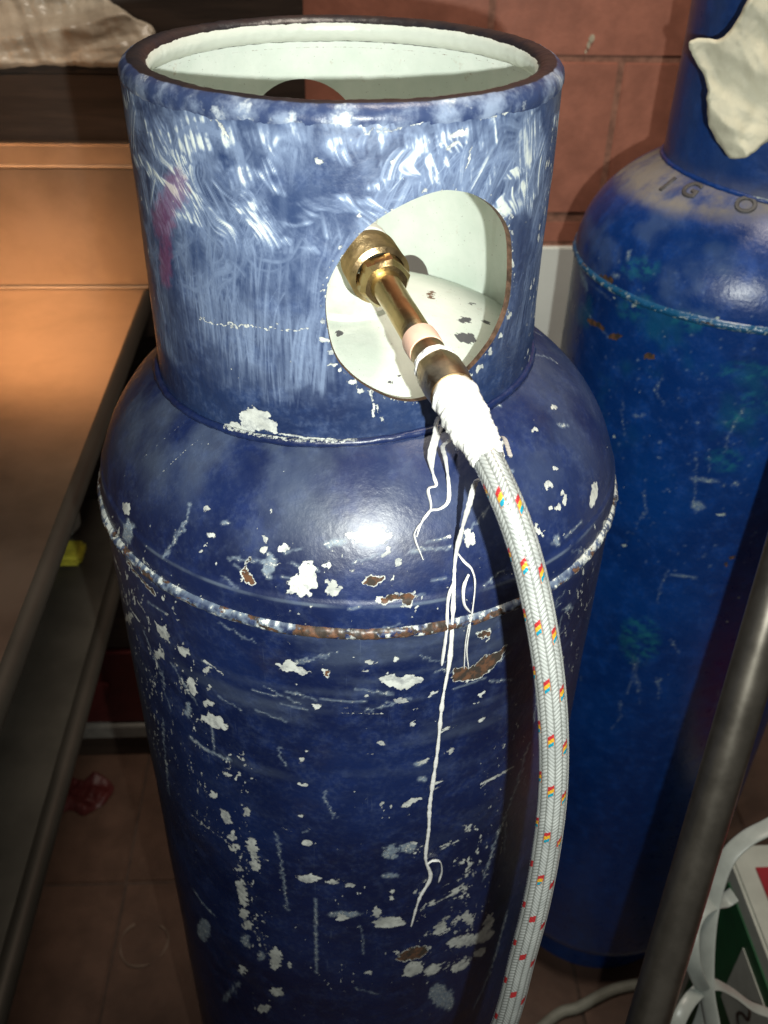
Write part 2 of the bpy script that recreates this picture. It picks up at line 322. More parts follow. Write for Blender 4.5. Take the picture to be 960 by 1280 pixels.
# ------------------------------------------------------------------ wear tables: (kind, stroke width, outline) in arc mm along the shell, so they sit on the surface itself
SHELL_WEAR = [
    ('w',0,[-179.0,33.9,-178.9,31.1,-180.4,28.2,-183.2,25.9,-186.6,24.8,-189.7,25.2,-191.4,27.3,-191.6,30.1,-190.0,33.2,-187.2,35.5,-183.8,36.4,-180.8,35.9]),
    ('w',0,[-110.1,62.1,-110.4,60.5,-112.3,59.3,-114.6,59.3,-116.1,60.2,-115.7,61.7,-113.8,62.9,-111.4,63.1]),
    ('w',0,[-100.8,48.4,-101.4,46.9,-103.8,45.5,-106.4,45.3,-107.8,46.3,-107.0,48.0,-104.8,49.2,-102.2,49.4]),
    ('w',0,[-64.0,55.7,-64.4,53.6,-66.1,52.5,-68.1,53.0,-69.3,54.7,-68.9,56.8,-67.2,58.0,-65.1,57.6]),
    ('w',0,[-63.9,49.0,-64.3,47.0,-66.1,45.8,-68.0,46.3,-69.1,48.1,-68.6,50.3,-67.0,51.4,-65.0,50.8]),
    ('w',0,[-48.5,51.6,-48.9,49.9,-50.2,48.4,-52.2,47.8,-54.3,47.8,-55.9,48.8,-56.7,50.4,-56.4,52.0,-55.0,53.5,-53.0,54.3,-50.9,54.1,-49.3,53.1]),
    ('w',0,[-22.4,44.8,-23.1,42.4,-24.7,41.3,-26.5,42.2,-27.3,44.4,-26.7,46.9,-25.1,47.8,-23.3,47.0]),
    ('w',0,[-16.3,32.1,-16.9,29.3,-18.6,27.2,-20.9,26.4,-23.3,27.0,-25.1,28.8,-25.8,31.6,-25.3,34.3,-23.6,36.4,-21.2,37.2,-18.8,36.6,-17.0,34.7]),
    ('w',0,[11.7,22.8,11.1,21.4,9.6,20.6,7.4,20.3,5.3,20.8,3.7,21.7,3.2,23.1,3.7,24.4,5.3,25.3,7.4,25.5,9.6,25.0,11.1,24.1]),
    ('w',0,[6.3,62.3,4.8,60.5,1.1,59.1,-3.9,58.6,-9.0,59.1,-12.7,60.4,-14.2,62.2,-12.9,64.1,-9.1,65.4,-3.9,66.1,1.2,65.5,5.0,64.0]),
    ('w',0,[15.5,60.9,14.5,59.1,12.2,57.8,9.2,57.4,6.1,58.2,4.0,59.6,3.2,61.3,4.1,63.1,6.4,64.5,9.5,64.8,12.6,64.2,14.7,62.8]),
    ('w',0,[14.0,51.3,12.5,49.8,10.7,49.0,9.1,49.2,8.2,50.5,8.1,52.3,8.9,54.3,10.5,55.8,12.3,56.6,13.9,56.3,14.8,55.1,14.9,53.2]),
    ('w',0,[22.1,45.6,20.9,43.3,18.4,42.6,16.1,43.6,15.2,46.0,16.3,48.4,18.8,49.1,21.2,47.9]),
    ('w',0,[70.1,52.8,69.0,49.8,67.2,47.8,65.2,47.5,63.4,48.7,62.5,51.2,62.6,54.3,63.7,57.2,65.6,59.0,67.7,59.5,69.4,58.4,70.3,55.9]),
    ('w',0,[145.0,62.7,142.4,61.4,138.8,61.9,136.2,63.9,136.3,66.1,138.9,67.4,142.5,67.0,145.0,65.0]),
    ('w',0,[152.6,54.0,151.2,53.0,149.1,53.4,147.8,54.5,148.0,56.0,149.5,56.9,151.4,56.8,152.7,55.6]),
    ('w',0,[145.3,46.7,143.3,45.3,140.3,45.5,138.0,47.6,137.9,49.8,140.0,51.3,143.0,51.0,145.2,49.1]),
    ('w',0,[136.9,49.8,135.7,48.7,133.9,48.8,132.7,49.9,132.7,51.4,133.9,52.5,135.8,52.3,136.9,51.3]),
    ('w',0,[153.3,48.7,151.9,47.2,150.4,46.2,148.8,46.3,148.0,47.3,147.8,49.0,148.6,50.8,150.0,52.4,151.6,53.3,153.0,53.3,153.9,52.3,154.1,50.6]),
    ('w',0,[191.8,32.9,186.8,30.3,181.9,29.4,178.3,30.2,176.6,32.8,177.5,36.3,180.9,39.8,186.1,42.3,191.5,43.1,195.6,42.1,197.1,39.6,195.5,36.3]),
    ('w',0,[207.8,-4.3,197.1,4.1,193.7,9.2,195.4,10.8,201.4,8.2,212.0,-0.1]),
    ('w',0,[55.1,56.7,54.4,55.8,52.8,55.6,51.3,56.4,50.9,57.4,51.7,58.3,53.3,58.4,54.7,57.8]),
    ('w',0,[160.9,96.9,158.2,96.2,154.7,96.7,152.5,98.3,152.9,99.9,155.9,100.5,159.4,99.9,161.4,98.5]),
    ('w',0,[202.1,97.9,198.5,97.6,194.9,98.4,193.1,100.0,194.4,101.4,198.0,101.7,201.7,100.9,203.4,99.3]),
    ('w',0,[124.6,99.8,122.4,98.8,119.5,98.9,117.4,100.2,117.5,101.7,119.7,102.8,122.9,102.4,125.0,101.1]),
    ('w',0,[114.6,92.0,113.0,91.4,110.7,91.6,109.1,92.5,109.0,93.7,110.6,94.4,112.9,94.1,114.5,93.2]),
    ('w',0,[156.9,69.6,154.9,68.8,152.3,69.2,150.5,70.6,150.8,72.0,152.8,72.8,155.5,72.4,157.2,71.0]),
    ('w',0,[-7.8,41.4,-8.4,40.4,-9.7,40.1,-11.1,40.4,-11.7,41.4,-11.1,42.4,-9.7,42.9,-8.4,42.5]),
    ('w',0,[-106.7,36.5,-107.2,35.2,-108.7,34.3,-110.5,34.0,-111.3,34.9,-110.9,36.2,-109.3,37.1,-107.6,37.2]),
    ('d',0,[-173.1,20.8,-173.4,16.5,-175.8,11.9,-179.4,8.7,-183.2,7.5,-185.7,9.2,-186.5,13.1,-185.6,18.0,-183.6,22.1,-180.5,25.0,-177.3,25.7,-174.5,24.2]),
    ('d',0,[-57.5,40.2,-57.7,36.7,-59.0,33.9,-60.9,32.7,-63.0,33.2,-64.7,35.4,-65.6,38.6,-65.5,42.1,-64.4,44.7,-62.4,46.0,-60.2,45.6,-58.4,43.4]),
    ('d',0,[136.3,28.7,135.1,26.8,132.7,26.9,130.8,28.7,130.4,31.3,131.7,33.1,134.0,33.0,135.9,31.2]),
    ('d',0,[142.5,122.1,140.2,121.9,136.4,122.6,133.3,123.8,132.8,124.9,135.2,125.1,139.1,124.4,142.1,123.1]),
    ('d',0,[198.1,84.8,195.0,85.3,190.1,87.2,186.0,89.4,185.0,90.8,187.9,90.4,192.9,88.5,197.2,86.1]),
    ('d',0,[116.2,82.0,114.6,81.4,112.6,81.4,110.9,82.4,110.8,83.5,112.2,84.3,114.4,84.1,115.9,83.2]),
    ('d',0,[-93.1,58.0,-93.8,57.1,-95.8,56.2,-97.8,56.0,-98.9,56.4,-98.2,57.3,-96.2,58.2,-94.2,58.4]),
    ('d',0,[-13.0,57.6,-13.9,56.6,-16.4,55.6,-20.0,55.1,-23.5,55.2,-26.1,55.9,-27.1,57.0,-26.3,58.2,-23.7,59.3,-20.2,59.7,-16.6,59.5,-14.0,58.9]),
    ('d',0,[33.1,50.9,32.1,50.1,30.0,49.9,27.8,50.6,27.0,51.6,28.0,52.5,30.2,52.7,32.3,52.1]),
    ('d',0,[106.8,33.3,105.6,32.6,103.4,32.9,101.3,34.1,100.6,35.5,101.6,36.3,103.9,36.0,106.1,34.6]),
    ('c',0,[-77.2,41.5,-73.0,42.4,-74.1,34.3,-67.3,28.2,-71.3,25.2,-78.7,25.4,-80.3,31.2,-77.6,35.8]),
    ('w',0,[-39.8,46.1,-34.9,46.5,-30.7,33.0,-36.6,23.4,-49.4,25.6,-48.7,31.8,-44.1,36.5]),
    ('c',0,[10.9,35.8,9.9,33.8,7.3,32.5,3.7,32.2,0.1,32.8,-2.5,34.3,-3.5,36.3,-2.5,38.1,0.2,39.6,3.8,40.0,7.4,39.3,10.0,37.8]),
    ('c',0,[4.6,24.1,11.7,27.4,18.9,28.4,33.4,24.0,26.0,20.3,22.2,16.4,19.8,21.5,7.9,20.8]),
    ('w',0,[114.3,48.3,119.8,45.3,124.6,36.5,116.3,38.7]),
    ('d',1.16,[265.7,131.8,256.2,126.5,268.5,114.6,272.0,104.9]),
    ('d',0.77,[319.6,118.9,324.1,109.7]),
    ('d',1.55,[-137.5,20.4,-125.4,48.9,-126.2,58.9]),
    ('c',0,[78.4,-17.6,77.6,-20.7,74.7,-20.9,71.7,-18.4,70.1,-14.4,71.1,-11.5,73.8,-11.2,76.9,-13.7]),
    ('c',0,[53.9,-46.3,56.0,-38.4,67.9,-41.2,78.4,-34.2,84.9,-34.3,96.1,-33.2,88.6,-45.2,82.1,-54.4,75.5,-55.1,66.8,-55.9,55.8,-51.1]),
    ('w',0,[6.3,-38.3,12.6,-31.9,18.1,-36.7,27.7,-36.7,37.1,-42.2,31.1,-46.7,20.5,-49.7,12.9,-46.6]),
    ('w',0,[26.5,-61.0,25.8,-62.2,23.7,-62.9,20.9,-62.9,18.1,-62.1,16.0,-60.7,15.2,-59.2,15.9,-57.9,17.9,-57.0,20.7,-57.0,23.6,-58.0,25.7,-59.4]),
    ('w',0,[5.6,-23.9,5.0,-24.9,3.6,-25.4,1.7,-25.7,-0.3,-25.3,-1.7,-24.6,-2.2,-23.5,-1.7,-22.5,-0.3,-21.8,1.6,-21.6,3.6,-21.9,5.0,-22.7]),
    ('w',0,[19.2,-22.4,18.7,-24.3,17.3,-24.9,15.9,-23.9,15.3,-21.8,15.8,-20.1,17.2,-19.5,18.6,-20.3]),
    ('w',0,[80.3,-69.2,80.3,-71.4,78.3,-73.1,75.5,-73.4,73.7,-72.2,73.8,-70.1,75.7,-68.2,78.4,-67.8]),
    ('w',0,[83.0,-95.6,82.8,-97.2,80.9,-98.6,78.6,-99.0,77.0,-98.0,77.3,-96.6,79.1,-95.1,81.5,-94.7]),
    ('w',0,[60.4,-116.7,60.5,-119.6,58.8,-121.4,56.3,-121.3,54.4,-119.3,54.3,-116.5,56.0,-114.6,58.5,-114.8]),
    ('w',0,[32.6,-82.4,32.0,-84.0,30.5,-84.3,29.0,-83.2,28.3,-81.5,28.9,-80.0,30.3,-79.6,31.9,-80.7]),
    ('w',0,[11.9,-97.5,11.1,-99.0,9.3,-99.5,7.4,-98.7,6.6,-97.0,7.4,-95.5,9.2,-94.8,11.1,-95.7]),
    ('w',0,[43.5,-120.0,43.4,-121.5,42.2,-123.3,40.2,-124.8,37.9,-125.7,36.1,-125.9,35.0,-125.0,35.1,-123.3,36.3,-121.5,38.3,-120.0,40.6,-119.1,42.5,-119.1]),
    ('w',0,[109.7,-392.0,107.7,-395.2,100.2,-392.9,89.9,-387.3,79.7,-380.1,72.2,-373.3,68.9,-367.3,70.6,-363.6,76.8,-363.2,86.2,-366.9,96.7,-374.6,105.5,-384.2]),
    ('w',0,[123.8,-395.1,125.0,-402.2,122.1,-405.9,116.2,-405.5,109.3,-401.8,103.0,-395.7,99.1,-388.9,98.3,-382.5,100.7,-378.1,105.8,-377.0,112.5,-380.3,119.1,-386.9]),
    ('w',0,[97.1,-349.2,96.6,-353.6,94.3,-355.1,90.9,-353.6,87.3,-349.2,84.5,-343.5,83.3,-337.9,83.8,-333.5,85.9,-331.6,89.1,-333.0,92.7,-337.3,95.6,-343.2]),
    ('w',0,[121.2,-384.1,118.7,-389.4,115.2,-390.8,111.7,-388.2,109.0,-381.9,107.9,-373.7,108.6,-366.0,110.8,-360.5,114.1,-358.8,117.6,-361.5,120.4,-367.8,121.8,-376.1]),
    ('w',0,[98.5,-418.2,98.9,-423.2,96.6,-426.6,92.2,-427.7,86.9,-426.3,82.4,-423.0,79.6,-418.2,79.3,-413.5,81.4,-409.5,85.6,-408.0,90.6,-409.0,95.4,-412.9]),
    ('w',0,[118.5,-419.8,119.2,-424.4,117.1,-426.6,113.3,-426.5,108.6,-424.1,104.5,-420.2,101.9,-415.5,101.4,-411.3,103.1,-408.6,106.7,-408.1,111.2,-410.3,115.6,-414.6]),
    ('w',0,[-142.0,-50.0,-145.3,-52.7,-149.4,-53.9,-153.3,-53.6,-155.9,-51.6,-156.2,-48.3,-154.3,-44.8,-150.7,-41.9,-146.7,-40.7,-143.1,-41.4,-140.8,-43.5,-140.5,-46.8]),
    ('w',0,[-149.5,-68.9,-152.5,-74.7,-158.4,-80.6,-163.9,-83.0,-165.4,-80.3,-161.8,-73.8,-155.8,-68.0,-150.8,-66.1]),
    ('w',0,[-122.0,-53.2,-124.5,-55.8,-127.8,-57.3,-131.0,-57.3,-133.4,-55.9,-134.1,-53.4,-132.9,-50.4,-130.3,-47.8,-126.9,-46.3,-123.8,-46.3,-121.7,-47.9,-121.0,-50.4]),
    ('w',0,[-105.3,-56.1,-106.5,-58.8,-109.1,-61.1,-111.4,-61.4,-112.3,-59.8,-110.9,-57.0,-108.4,-54.9,-106.0,-54.4]),
    ('w',0,[-121.2,-78.4,-120.6,-82.9,-121.6,-87.5,-123.7,-91.0,-126.5,-92.3,-129.0,-91.0,-130.9,-87.7,-131.3,-83.0,-130.3,-78.4,-128.1,-75.0,-125.3,-73.7,-122.8,-75.0]),
    ('w',0,[-106.5,-73.0,-107.5,-75.7,-109.6,-77.8,-111.6,-78.0,-112.2,-76.3,-111.0,-73.4,-108.9,-71.4,-107.0,-71.1]),
    ('w',0,[-105.4,-87.7,-106.4,-90.1,-108.7,-92.9,-111.7,-95.2,-114.6,-96.4,-116.7,-96.2,-117.2,-94.6,-116.1,-92.0,-113.7,-89.0,-110.7,-86.8,-107.9,-85.8,-106.0,-86.1]),
    ('w',0,[-97.4,-156.3,-98.8,-159.1,-102.0,-161.7,-105.1,-162.9,-106.2,-161.8,-104.7,-158.9,-101.5,-156.2,-98.5,-155.2]),
    ('w',0,[-114.3,-190.0,-115.9,-194.3,-119.1,-198.1,-121.9,-198.8,-122.8,-196.2,-121.1,-191.6,-117.9,-187.9,-115.1,-187.2]),
    ('w',0,[-103.9,-206.1,-102.8,-210.3,-103.2,-215.1,-104.9,-219.0,-107.6,-221.0,-110.5,-220.9,-112.9,-218.3,-114.1,-214.2,-113.6,-209.4,-111.7,-205.4,-109.1,-203.4,-106.2,-203.5]),
    ('w',0,[-85.8,-190.3,-85.2,-194.5,-86.4,-198.2,-88.8,-199.1,-91.0,-197.0,-91.6,-192.8,-90.4,-189.1,-87.9,-188.0]),
    ('w',0,[-100.4,-230.0,-102.1,-236.2,-105.0,-240.3,-107.7,-240.1,-108.3,-235.6,-106.7,-229.5,-103.7,-225.4,-101.1,-225.6]),
    ('w',0,[-98.6,-242.8,-100.6,-247.9,-104.6,-252.3,-108.6,-253.7,-109.8,-250.9,-107.8,-245.8,-103.6,-241.3,-99.9,-240.2]),
    ('w',0,[-83.1,-231.9,-83.3,-239.6,-84.5,-246.2,-86.6,-250.0,-89.0,-250.1,-90.8,-246.1,-91.8,-239.4,-91.6,-231.8,-90.3,-225.2,-88.2,-221.4,-85.9,-221.5,-84.0,-225.3]),
    ('w',0,[-81.8,-254.5,-82.7,-259.8,-84.5,-264.3,-86.9,-267.2,-89.0,-267.2,-90.3,-264.5,-90.6,-260.1,-89.6,-254.8,-87.7,-250.1,-85.5,-247.6,-83.5,-247.6,-82.1,-250.1]),
    ('w',0,[-97.2,-270.9,-98.9,-275.1,-102.4,-278.9,-105.8,-280.3,-107.0,-278.2,-105.2,-273.8,-101.6,-269.8,-98.4,-268.7]),
    ('w',0,[-97.6,-332.4,-99.5,-339.6,-103.3,-345.2,-106.8,-345.8,-107.8,-340.7,-105.7,-333.1,-101.8,-327.6,-98.5,-327.3]),
    ('w',0,[-94.7,-346.7,-96.9,-353.5,-101.2,-359.1,-105.4,-360.6,-106.7,-356.4,-104.4,-349.5,-100.0,-343.6,-96.1,-342.7]),
    ('w',0,[-70.0,-381.2,-71.2,-391.4,-73.8,-400.2,-77.1,-405.0,-80.1,-404.4,-82.0,-398.7,-82.3,-389.3,-80.8,-378.7,-78.2,-370.1,-74.9,-365.4,-72.1,-366.2,-70.3,-371.9]),
    ('w',0,[-60.1,-385.7,-61.1,-389.8,-63.2,-392.6,-65.3,-392.2,-65.9,-388.9,-64.9,-384.8,-62.8,-382.0,-60.8,-382.4]),
    ('w',0,[-71.0,-435.6,-72.1,-440.4,-74.6,-445.1,-77.8,-448.5,-81.1,-449.9,-83.3,-448.5,-83.9,-444.8,-82.8,-439.8,-80.2,-434.9,-77.0,-431.5,-73.8,-430.3,-71.7,-431.9]),
    ('w',0,[-107.8,-430.2,-109.7,-437.9,-113.4,-443.9,-116.7,-444.9,-117.7,-440.1,-115.6,-432.2,-111.8,-426.0,-108.7,-425.4]),
    ('w',0,[4.1,-23.7,3.4,-25.1,1.7,-25.7,-0.0,-25.0,-0.8,-23.4,-0.1,-22.1,1.6,-21.6,3.4,-22.2]),
    ('w',0,[-29.3,-63.9,-30.1,-66.8,-32.0,-68.0,-33.8,-67.3,-34.5,-64.8,-33.6,-62.0,-31.8,-60.7,-30.0,-61.4]),
    ('w',0,[27.0,-61.0,26.5,-62.3,24.8,-63.2,22.5,-63.2,20.1,-62.4,18.4,-61.1,17.7,-59.5,18.3,-58.1,20.0,-57.3,22.3,-57.3,24.6,-58.1,26.4,-59.5]),
    ('w',0,[33.7,-83.5,33.0,-85.5,31.1,-86.0,29.2,-84.6,28.3,-82.2,29.0,-80.2,30.9,-79.8,32.8,-81.1]),
    ('w',0,[12.4,-97.6,11.7,-99.2,9.8,-99.7,7.9,-98.7,7.1,-97.0,7.9,-95.4,9.7,-95.0,11.6,-95.7]),
    ('w',0,[-40.7,-117.9,-41.6,-120.0,-43.6,-121.0,-45.5,-120.8,-46.3,-119.4,-45.4,-117.3,-43.4,-116.1,-41.5,-116.5]),
    ('w',0,[-37.2,-107.5,-37.8,-108.8,-39.4,-109.6,-40.9,-109.4,-41.5,-108.4,-40.8,-107.1,-39.3,-106.4,-37.8,-106.5]),
    ('w',0,[-40.4,-143.8,-41.4,-145.9,-43.9,-147.3,-46.3,-147.1,-47.2,-145.5,-46.1,-143.4,-43.7,-142.0,-41.3,-142.2]),
    ('w',0,[-43.8,-179.2,-44.5,-181.3,-46.2,-182.6,-47.8,-182.2,-48.4,-180.4,-47.7,-178.3,-46.0,-177.0,-44.4,-177.4]),
    ('w',0,[-37.0,-209.2,-37.7,-211.3,-39.8,-213.4,-42.5,-214.5,-45.2,-214.8,-47.1,-213.9,-47.8,-212.3,-47.0,-210.0,-44.9,-208.0,-42.2,-206.7,-39.6,-206.6,-37.6,-207.5]),
    ('w',0,[13.2,-162.8,12.7,-165.3,11.6,-166.3,10.3,-165.0,9.8,-162.5,10.3,-160.0,11.4,-159.0,12.6,-160.3]),
    ('w',0,[19.4,-165.6,18.9,-167.4,17.8,-168.1,16.6,-167.1,16.0,-165.0,16.5,-163.2,17.7,-162.7,18.9,-163.7]),
    ('w',0,[-33.2,-252.3,-34.4,-255.6,-37.9,-258.8,-42.6,-260.9,-47.3,-261.6,-50.7,-260.4,-51.9,-257.7,-50.5,-254.2,-46.9,-250.7,-42.2,-248.4,-37.6,-247.9,-34.3,-249.4]),
    ('w',0,[-17.5,-254.9,-18.2,-257.2,-20.2,-259.0,-23.0,-259.8,-25.7,-259.6,-27.7,-258.5,-28.4,-256.6,-27.6,-254.3,-25.6,-252.4,-22.9,-251.5,-20.2,-251.7,-18.2,-253.0]),
    ('w',0,[-6.7,-258.7,-7.3,-260.3,-9.1,-261.4,-11.5,-261.8,-13.9,-261.7,-15.7,-260.6,-16.3,-259.0,-15.7,-257.4,-13.9,-256.2,-11.5,-255.7,-9.1,-256.0,-7.3,-257.1]),
    ('w',0,[-12.8,-302.2,-13.5,-304.5,-15.4,-306.2,-17.9,-307.1,-20.4,-306.7,-22.2,-305.3,-22.8,-303.2,-22.2,-300.8,-20.3,-298.9,-17.8,-298.0,-15.3,-298.4,-13.5,-300.0]),
    ('w',0,[13.3,-296.0,12.9,-300.4,11.5,-303.4,9.7,-304.4,7.8,-302.9,6.3,-299.5,5.8,-294.9,6.2,-290.6,7.5,-287.4,9.4,-286.5,11.3,-288.0,12.7,-291.5]),
    ('w',0,[32.9,-315.9,31.3,-320.1,26.6,-321.9,20.1,-321.4,13.7,-318.7,9.0,-314.6,7.2,-309.7,8.8,-305.4,13.4,-302.8,19.7,-302.9,26.2,-306.0,31.0,-310.7]),
    ('w',0,[24.6,-271.4,23.7,-273.4,21.5,-273.7,19.3,-272.3,18.3,-269.8,19.2,-267.8,21.4,-267.3,23.6,-268.8]),
    ('w',0,[23.5,-278.5,22.8,-280.7,21.1,-281.2,19.3,-279.8,18.5,-277.3,19.2,-275.3,20.9,-274.6,22.7,-276.1]),
    ('w',0,[7.5,-384.3,6.5,-386.9,4.2,-387.7,1.8,-386.5,0.8,-383.5,1.8,-380.9,4.1,-380.1,6.5,-381.5]),
    ('w',0,[29.0,-358.5,28.2,-360.7,26.4,-361.2,24.4,-359.6,23.6,-356.7,24.3,-354.3,26.2,-353.8,28.1,-355.6]),
    ('w',0,[50.1,-386.7,50.9,-393.2,49.2,-399.4,45.4,-403.3,40.7,-404.2,36.3,-401.7,33.5,-396.7,32.8,-390.2,34.5,-383.9,38.2,-379.7,42.8,-378.8,47.1,-381.2]),
    ('w',0,[69.7,-334.2,70.5,-338.7,69.3,-343.2,66.5,-346.7,62.9,-348.3,59.5,-347.5,57.0,-344.5,56.4,-340.2,57.5,-335.5,60.1,-331.7,63.7,-330.1,67.2,-331.1]),
    ('w',0,[67.1,-398.7,67.5,-403.5,65.7,-407.6,62.2,-410.0,58.0,-410.1,54.3,-408.2,52.0,-404.6,51.7,-399.9,53.5,-395.7,56.9,-393.0,60.9,-392.5,64.7,-394.8]),
    ('w',0,[39.5,-160.5,39.1,-162.0,37.4,-163.6,34.8,-164.7,32.0,-165.1,29.8,-164.7,28.8,-163.5,29.1,-162.0,30.8,-160.5,33.4,-159.4,36.2,-158.8,38.4,-159.4]),
    ('w',0,[32.8,-164.6,32.5,-166.1,31.2,-167.5,29.2,-168.5,27.0,-168.9,25.2,-168.4,24.3,-167.4,24.5,-165.7,25.8,-164.3,27.8,-163.1,30.1,-162.9,31.9,-163.4]),
    ('w',0,[38.5,-212.5,37.5,-214.3,35.0,-214.3,32.3,-212.7,31.2,-210.2,32.2,-208.4,34.7,-208.4,37.3,-210.0]),
    ('w',0,[-193.1,-66.3,-199.1,-74.8,-212.2,-87.1,-238.3,-107.7,-220.5,-84.5,-204.1,-69.6,-194.9,-64.0]),
    ('w',0,[-122.2,-46.5,-123.9,-49.1,-127.4,-51.8,-130.7,-53.0,-131.9,-52.3,-130.2,-49.8,-126.6,-46.9,-123.4,-45.6]),
    ('w',0,[5.9,-487.0,4.7,-490.5,1.6,-492.8,-2.7,-493.6,-7.0,-492.4,-10.2,-489.9,-11.3,-486.1,-10.1,-482.4,-7.0,-479.7,-2.8,-478.7,1.5,-480.1,4.7,-483.2]),
    ('w',0,[-84.1,-474.6,-85.4,-480.0,-88.8,-486.0,-93.4,-491.2,-97.9,-494.3,-101.0,-494.0,-101.9,-490.5,-100.4,-484.7,-96.7,-478.0,-92.1,-472.7,-87.9,-470.2,-84.9,-471.0]),
    ('w',0,[-123.2,-107.1,-103.9,-98.7,-96.7,-105.7,-104.1,-113.1,-115.4,-115.1,-122.7,-114.8]),
    ('w',0,[-108.7,-296.9,-99.7,-282.3,-97.6,-302.7,-97.4,-320.6,-103.6,-329.0,-106.3,-314.0]),
    ('w',0,[-58.7,-34.4,-49.0,-25.1,-36.7,-33.0,-39.3,-37.5,-46.3,-36.2,-54.6,-36.8]),
    ('c',0,[-21.8,-33.1,-22.8,-36.6,-25.3,-38.3,-27.7,-37.1,-28.7,-33.8,-27.6,-30.2,-25.2,-28.6,-22.7,-29.8]),
    ('c',0,[55.2,-363.9,54.4,-369.2,50.0,-373.6,43.1,-376.1,35.7,-376.2,29.7,-373.9,26.8,-369.4,27.6,-363.9,31.9,-358.6,38.5,-355.4,45.8,-355.5,51.9,-358.5]),
    ('w',1.93,[-110.7,-51.7,-103.0,-52.8,-95.7,-55.7]),
    ('d',3.09,[-134.3,-141.3,-118.8,-144.0,-98.8,-141.6]),
    ('w',0.97,[-150.0,-243.9,-125.9,-242.4,-105.6,-245.8,-75.1,-244.7]),
    ('d',2.32,[-166.2,-365.4,-155.2,-372.1,-139.4,-373.9]),
    ('d',2.32,[-118.6,-460.5,-146.9,-529.8]),
    ('w',2.32,[85.9,-166.6,102.6,-168.5,116.8,-168.8]),
    ('w',1.16,[85.7,-171.0,95.8,-166.6,115.9,-169.1]),
    ('d',1.93,[130.0,-155.0,123.5,-198.1,110.3,-246.3,101.2,-298.4]),
    ('d',2.32,[139.3,-384.3,134.6,-437.4,124.5,-486.6,111.3,-516.4]),
    ('d',0.77,[-74.0,-78.8,-52.5,-82.2]),
    ('d',1.16,[-51.2,-53.7,-32.8,-58.7]),
    ('w',0.77,[-17.2,-68.7,11.3,-69.1]),
    ('d',0.97,[-6.4,-409.2,11.4,-421.8]),
    ('d',1.16,[-66.6,-206.9,-63.9,-229.2,-62.1,-303.1]),
    ('d',1.55,[-38.1,-281.1,-39.4,-388.6]),
    ('d',0.77,[-41.9,-196.2,-45.5,-199.1]),
    ('d',0,[-129.6,-108.9,-130.7,-113.3,-132.4,-117.2,-134.3,-119.5,-136.0,-119.8,-136.8,-117.6,-136.8,-114.0,-135.7,-109.6,-133.9,-105.7,-131.9,-103.2,-130.3,-103.2,-129.5,-105.3]),
    ('d',0,[-149.2,-407.9,-152.2,-420.5,-157.7,-434.1,-164.5,-445.4,-170.9,-451.4,-174.7,-449.5,-174.4,-439.7,-170.1,-424.7,-163.7,-409.8,-157.2,-399.4,-151.9,-395.4,-149.1,-398.7]),
    ('d',0,[-86.9,-390.2,-88.2,-396.5,-90.7,-400.8,-92.9,-400.3,-93.5,-395.2,-92.1,-388.7,-89.7,-384.6,-87.5,-385.1]),
    ('d',0,[-100.1,-375.5,-101.1,-381.9,-103.1,-387.8,-105.5,-391.4,-107.6,-391.8,-109.0,-388.9,-109.0,-383.2,-107.9,-376.6,-105.8,-370.6,-103.5,-367.1,-101.4,-366.9,-100.2,-370.0]),
    ('d',0,[24.4,-220.1,23.7,-224.3,21.9,-227.2,19.2,-227.9,16.5,-226.1,14.5,-222.5,13.7,-217.9,14.3,-213.6,16.2,-210.8,18.8,-210.0,21.5,-211.8,23.5,-215.4]),
    ('d',0,[24.0,-250.1,23.3,-251.6,21.3,-252.1,18.5,-251.9,15.8,-250.9,13.8,-249.5,13.0,-247.9,13.7,-246.5,15.7,-245.6,18.4,-245.8,21.2,-246.8,23.2,-248.4]),
    ('d',0,[77.6,-457.0,77.0,-466.3,74.1,-471.2,69.5,-470.2,64.8,-463.7,61.1,-453.8,59.4,-442.8,60.1,-433.8,62.9,-428.7,67.1,-429.2,71.8,-435.4,75.6,-445.5]),
    ('d',0,[39.3,-124.1,38.4,-125.6,36.0,-125.6,33.6,-124.2,32.5,-122.2,33.5,-120.7,35.8,-120.5,38.2,-121.9]),
    ('d',0,[43.0,-142.1,41.9,-143.6,39.0,-143.3,36.2,-141.7,34.9,-139.7,36.0,-138.0,38.8,-138.2,41.8,-139.9]),
    ('d',0,[161.0,-41.9,159.2,-42.2,153.9,-39.2,148.6,-35.0,146.2,-32.0,147.8,-31.4,152.6,-34.0,158.2,-38.4]),
    ('d',0,[37.6,-219.0,36.8,-221.6,34.7,-223.1,31.6,-222.9,28.6,-221.3,26.3,-218.5,25.4,-215.3,26.1,-212.7,28.2,-211.0,31.2,-211.2,34.3,-212.8,36.6,-215.7]),
    ('d',0,[86.5,-475.0,86.2,-483.4,83.9,-487.7,80.5,-486.7,76.7,-481.0,73.7,-472.1,72.3,-462.4,72.6,-454.2,74.7,-449.8,78.0,-450.3,81.7,-455.8,84.8,-464.7]),
    ('d',0,[-3.5,-297.6,-5.2,-299.2,-9.7,-300.4,-16.0,-301.2,-22.2,-301.6,-26.8,-301.0,-28.5,-299.7,-26.7,-297.6,-22.1,-295.6,-15.9,-294.7,-9.7,-294.6,-5.2,-296.0]),
    ('c',5.03,[-184.6,-9.9,-167.3,-12.2,-151.0,-14.8]),
    ('w',2.71,[-221.8,-32.0,-207.5,-37.3]),
    ('w',2.32,[-197.0,-60.3,-180.6,-60.6]),
    ('w',2.32,[-155.5,-45.0,-142.9,-51.2]),
    ('d',1.16,[-161.4,-29.1,-141.6,-26.3]),
    ('w',1.16,[205.7,-64.2,192.8,-62.5]),
    ('w',2.32,[203.5,2.8,175.2,4.5,150.1,4.1]),
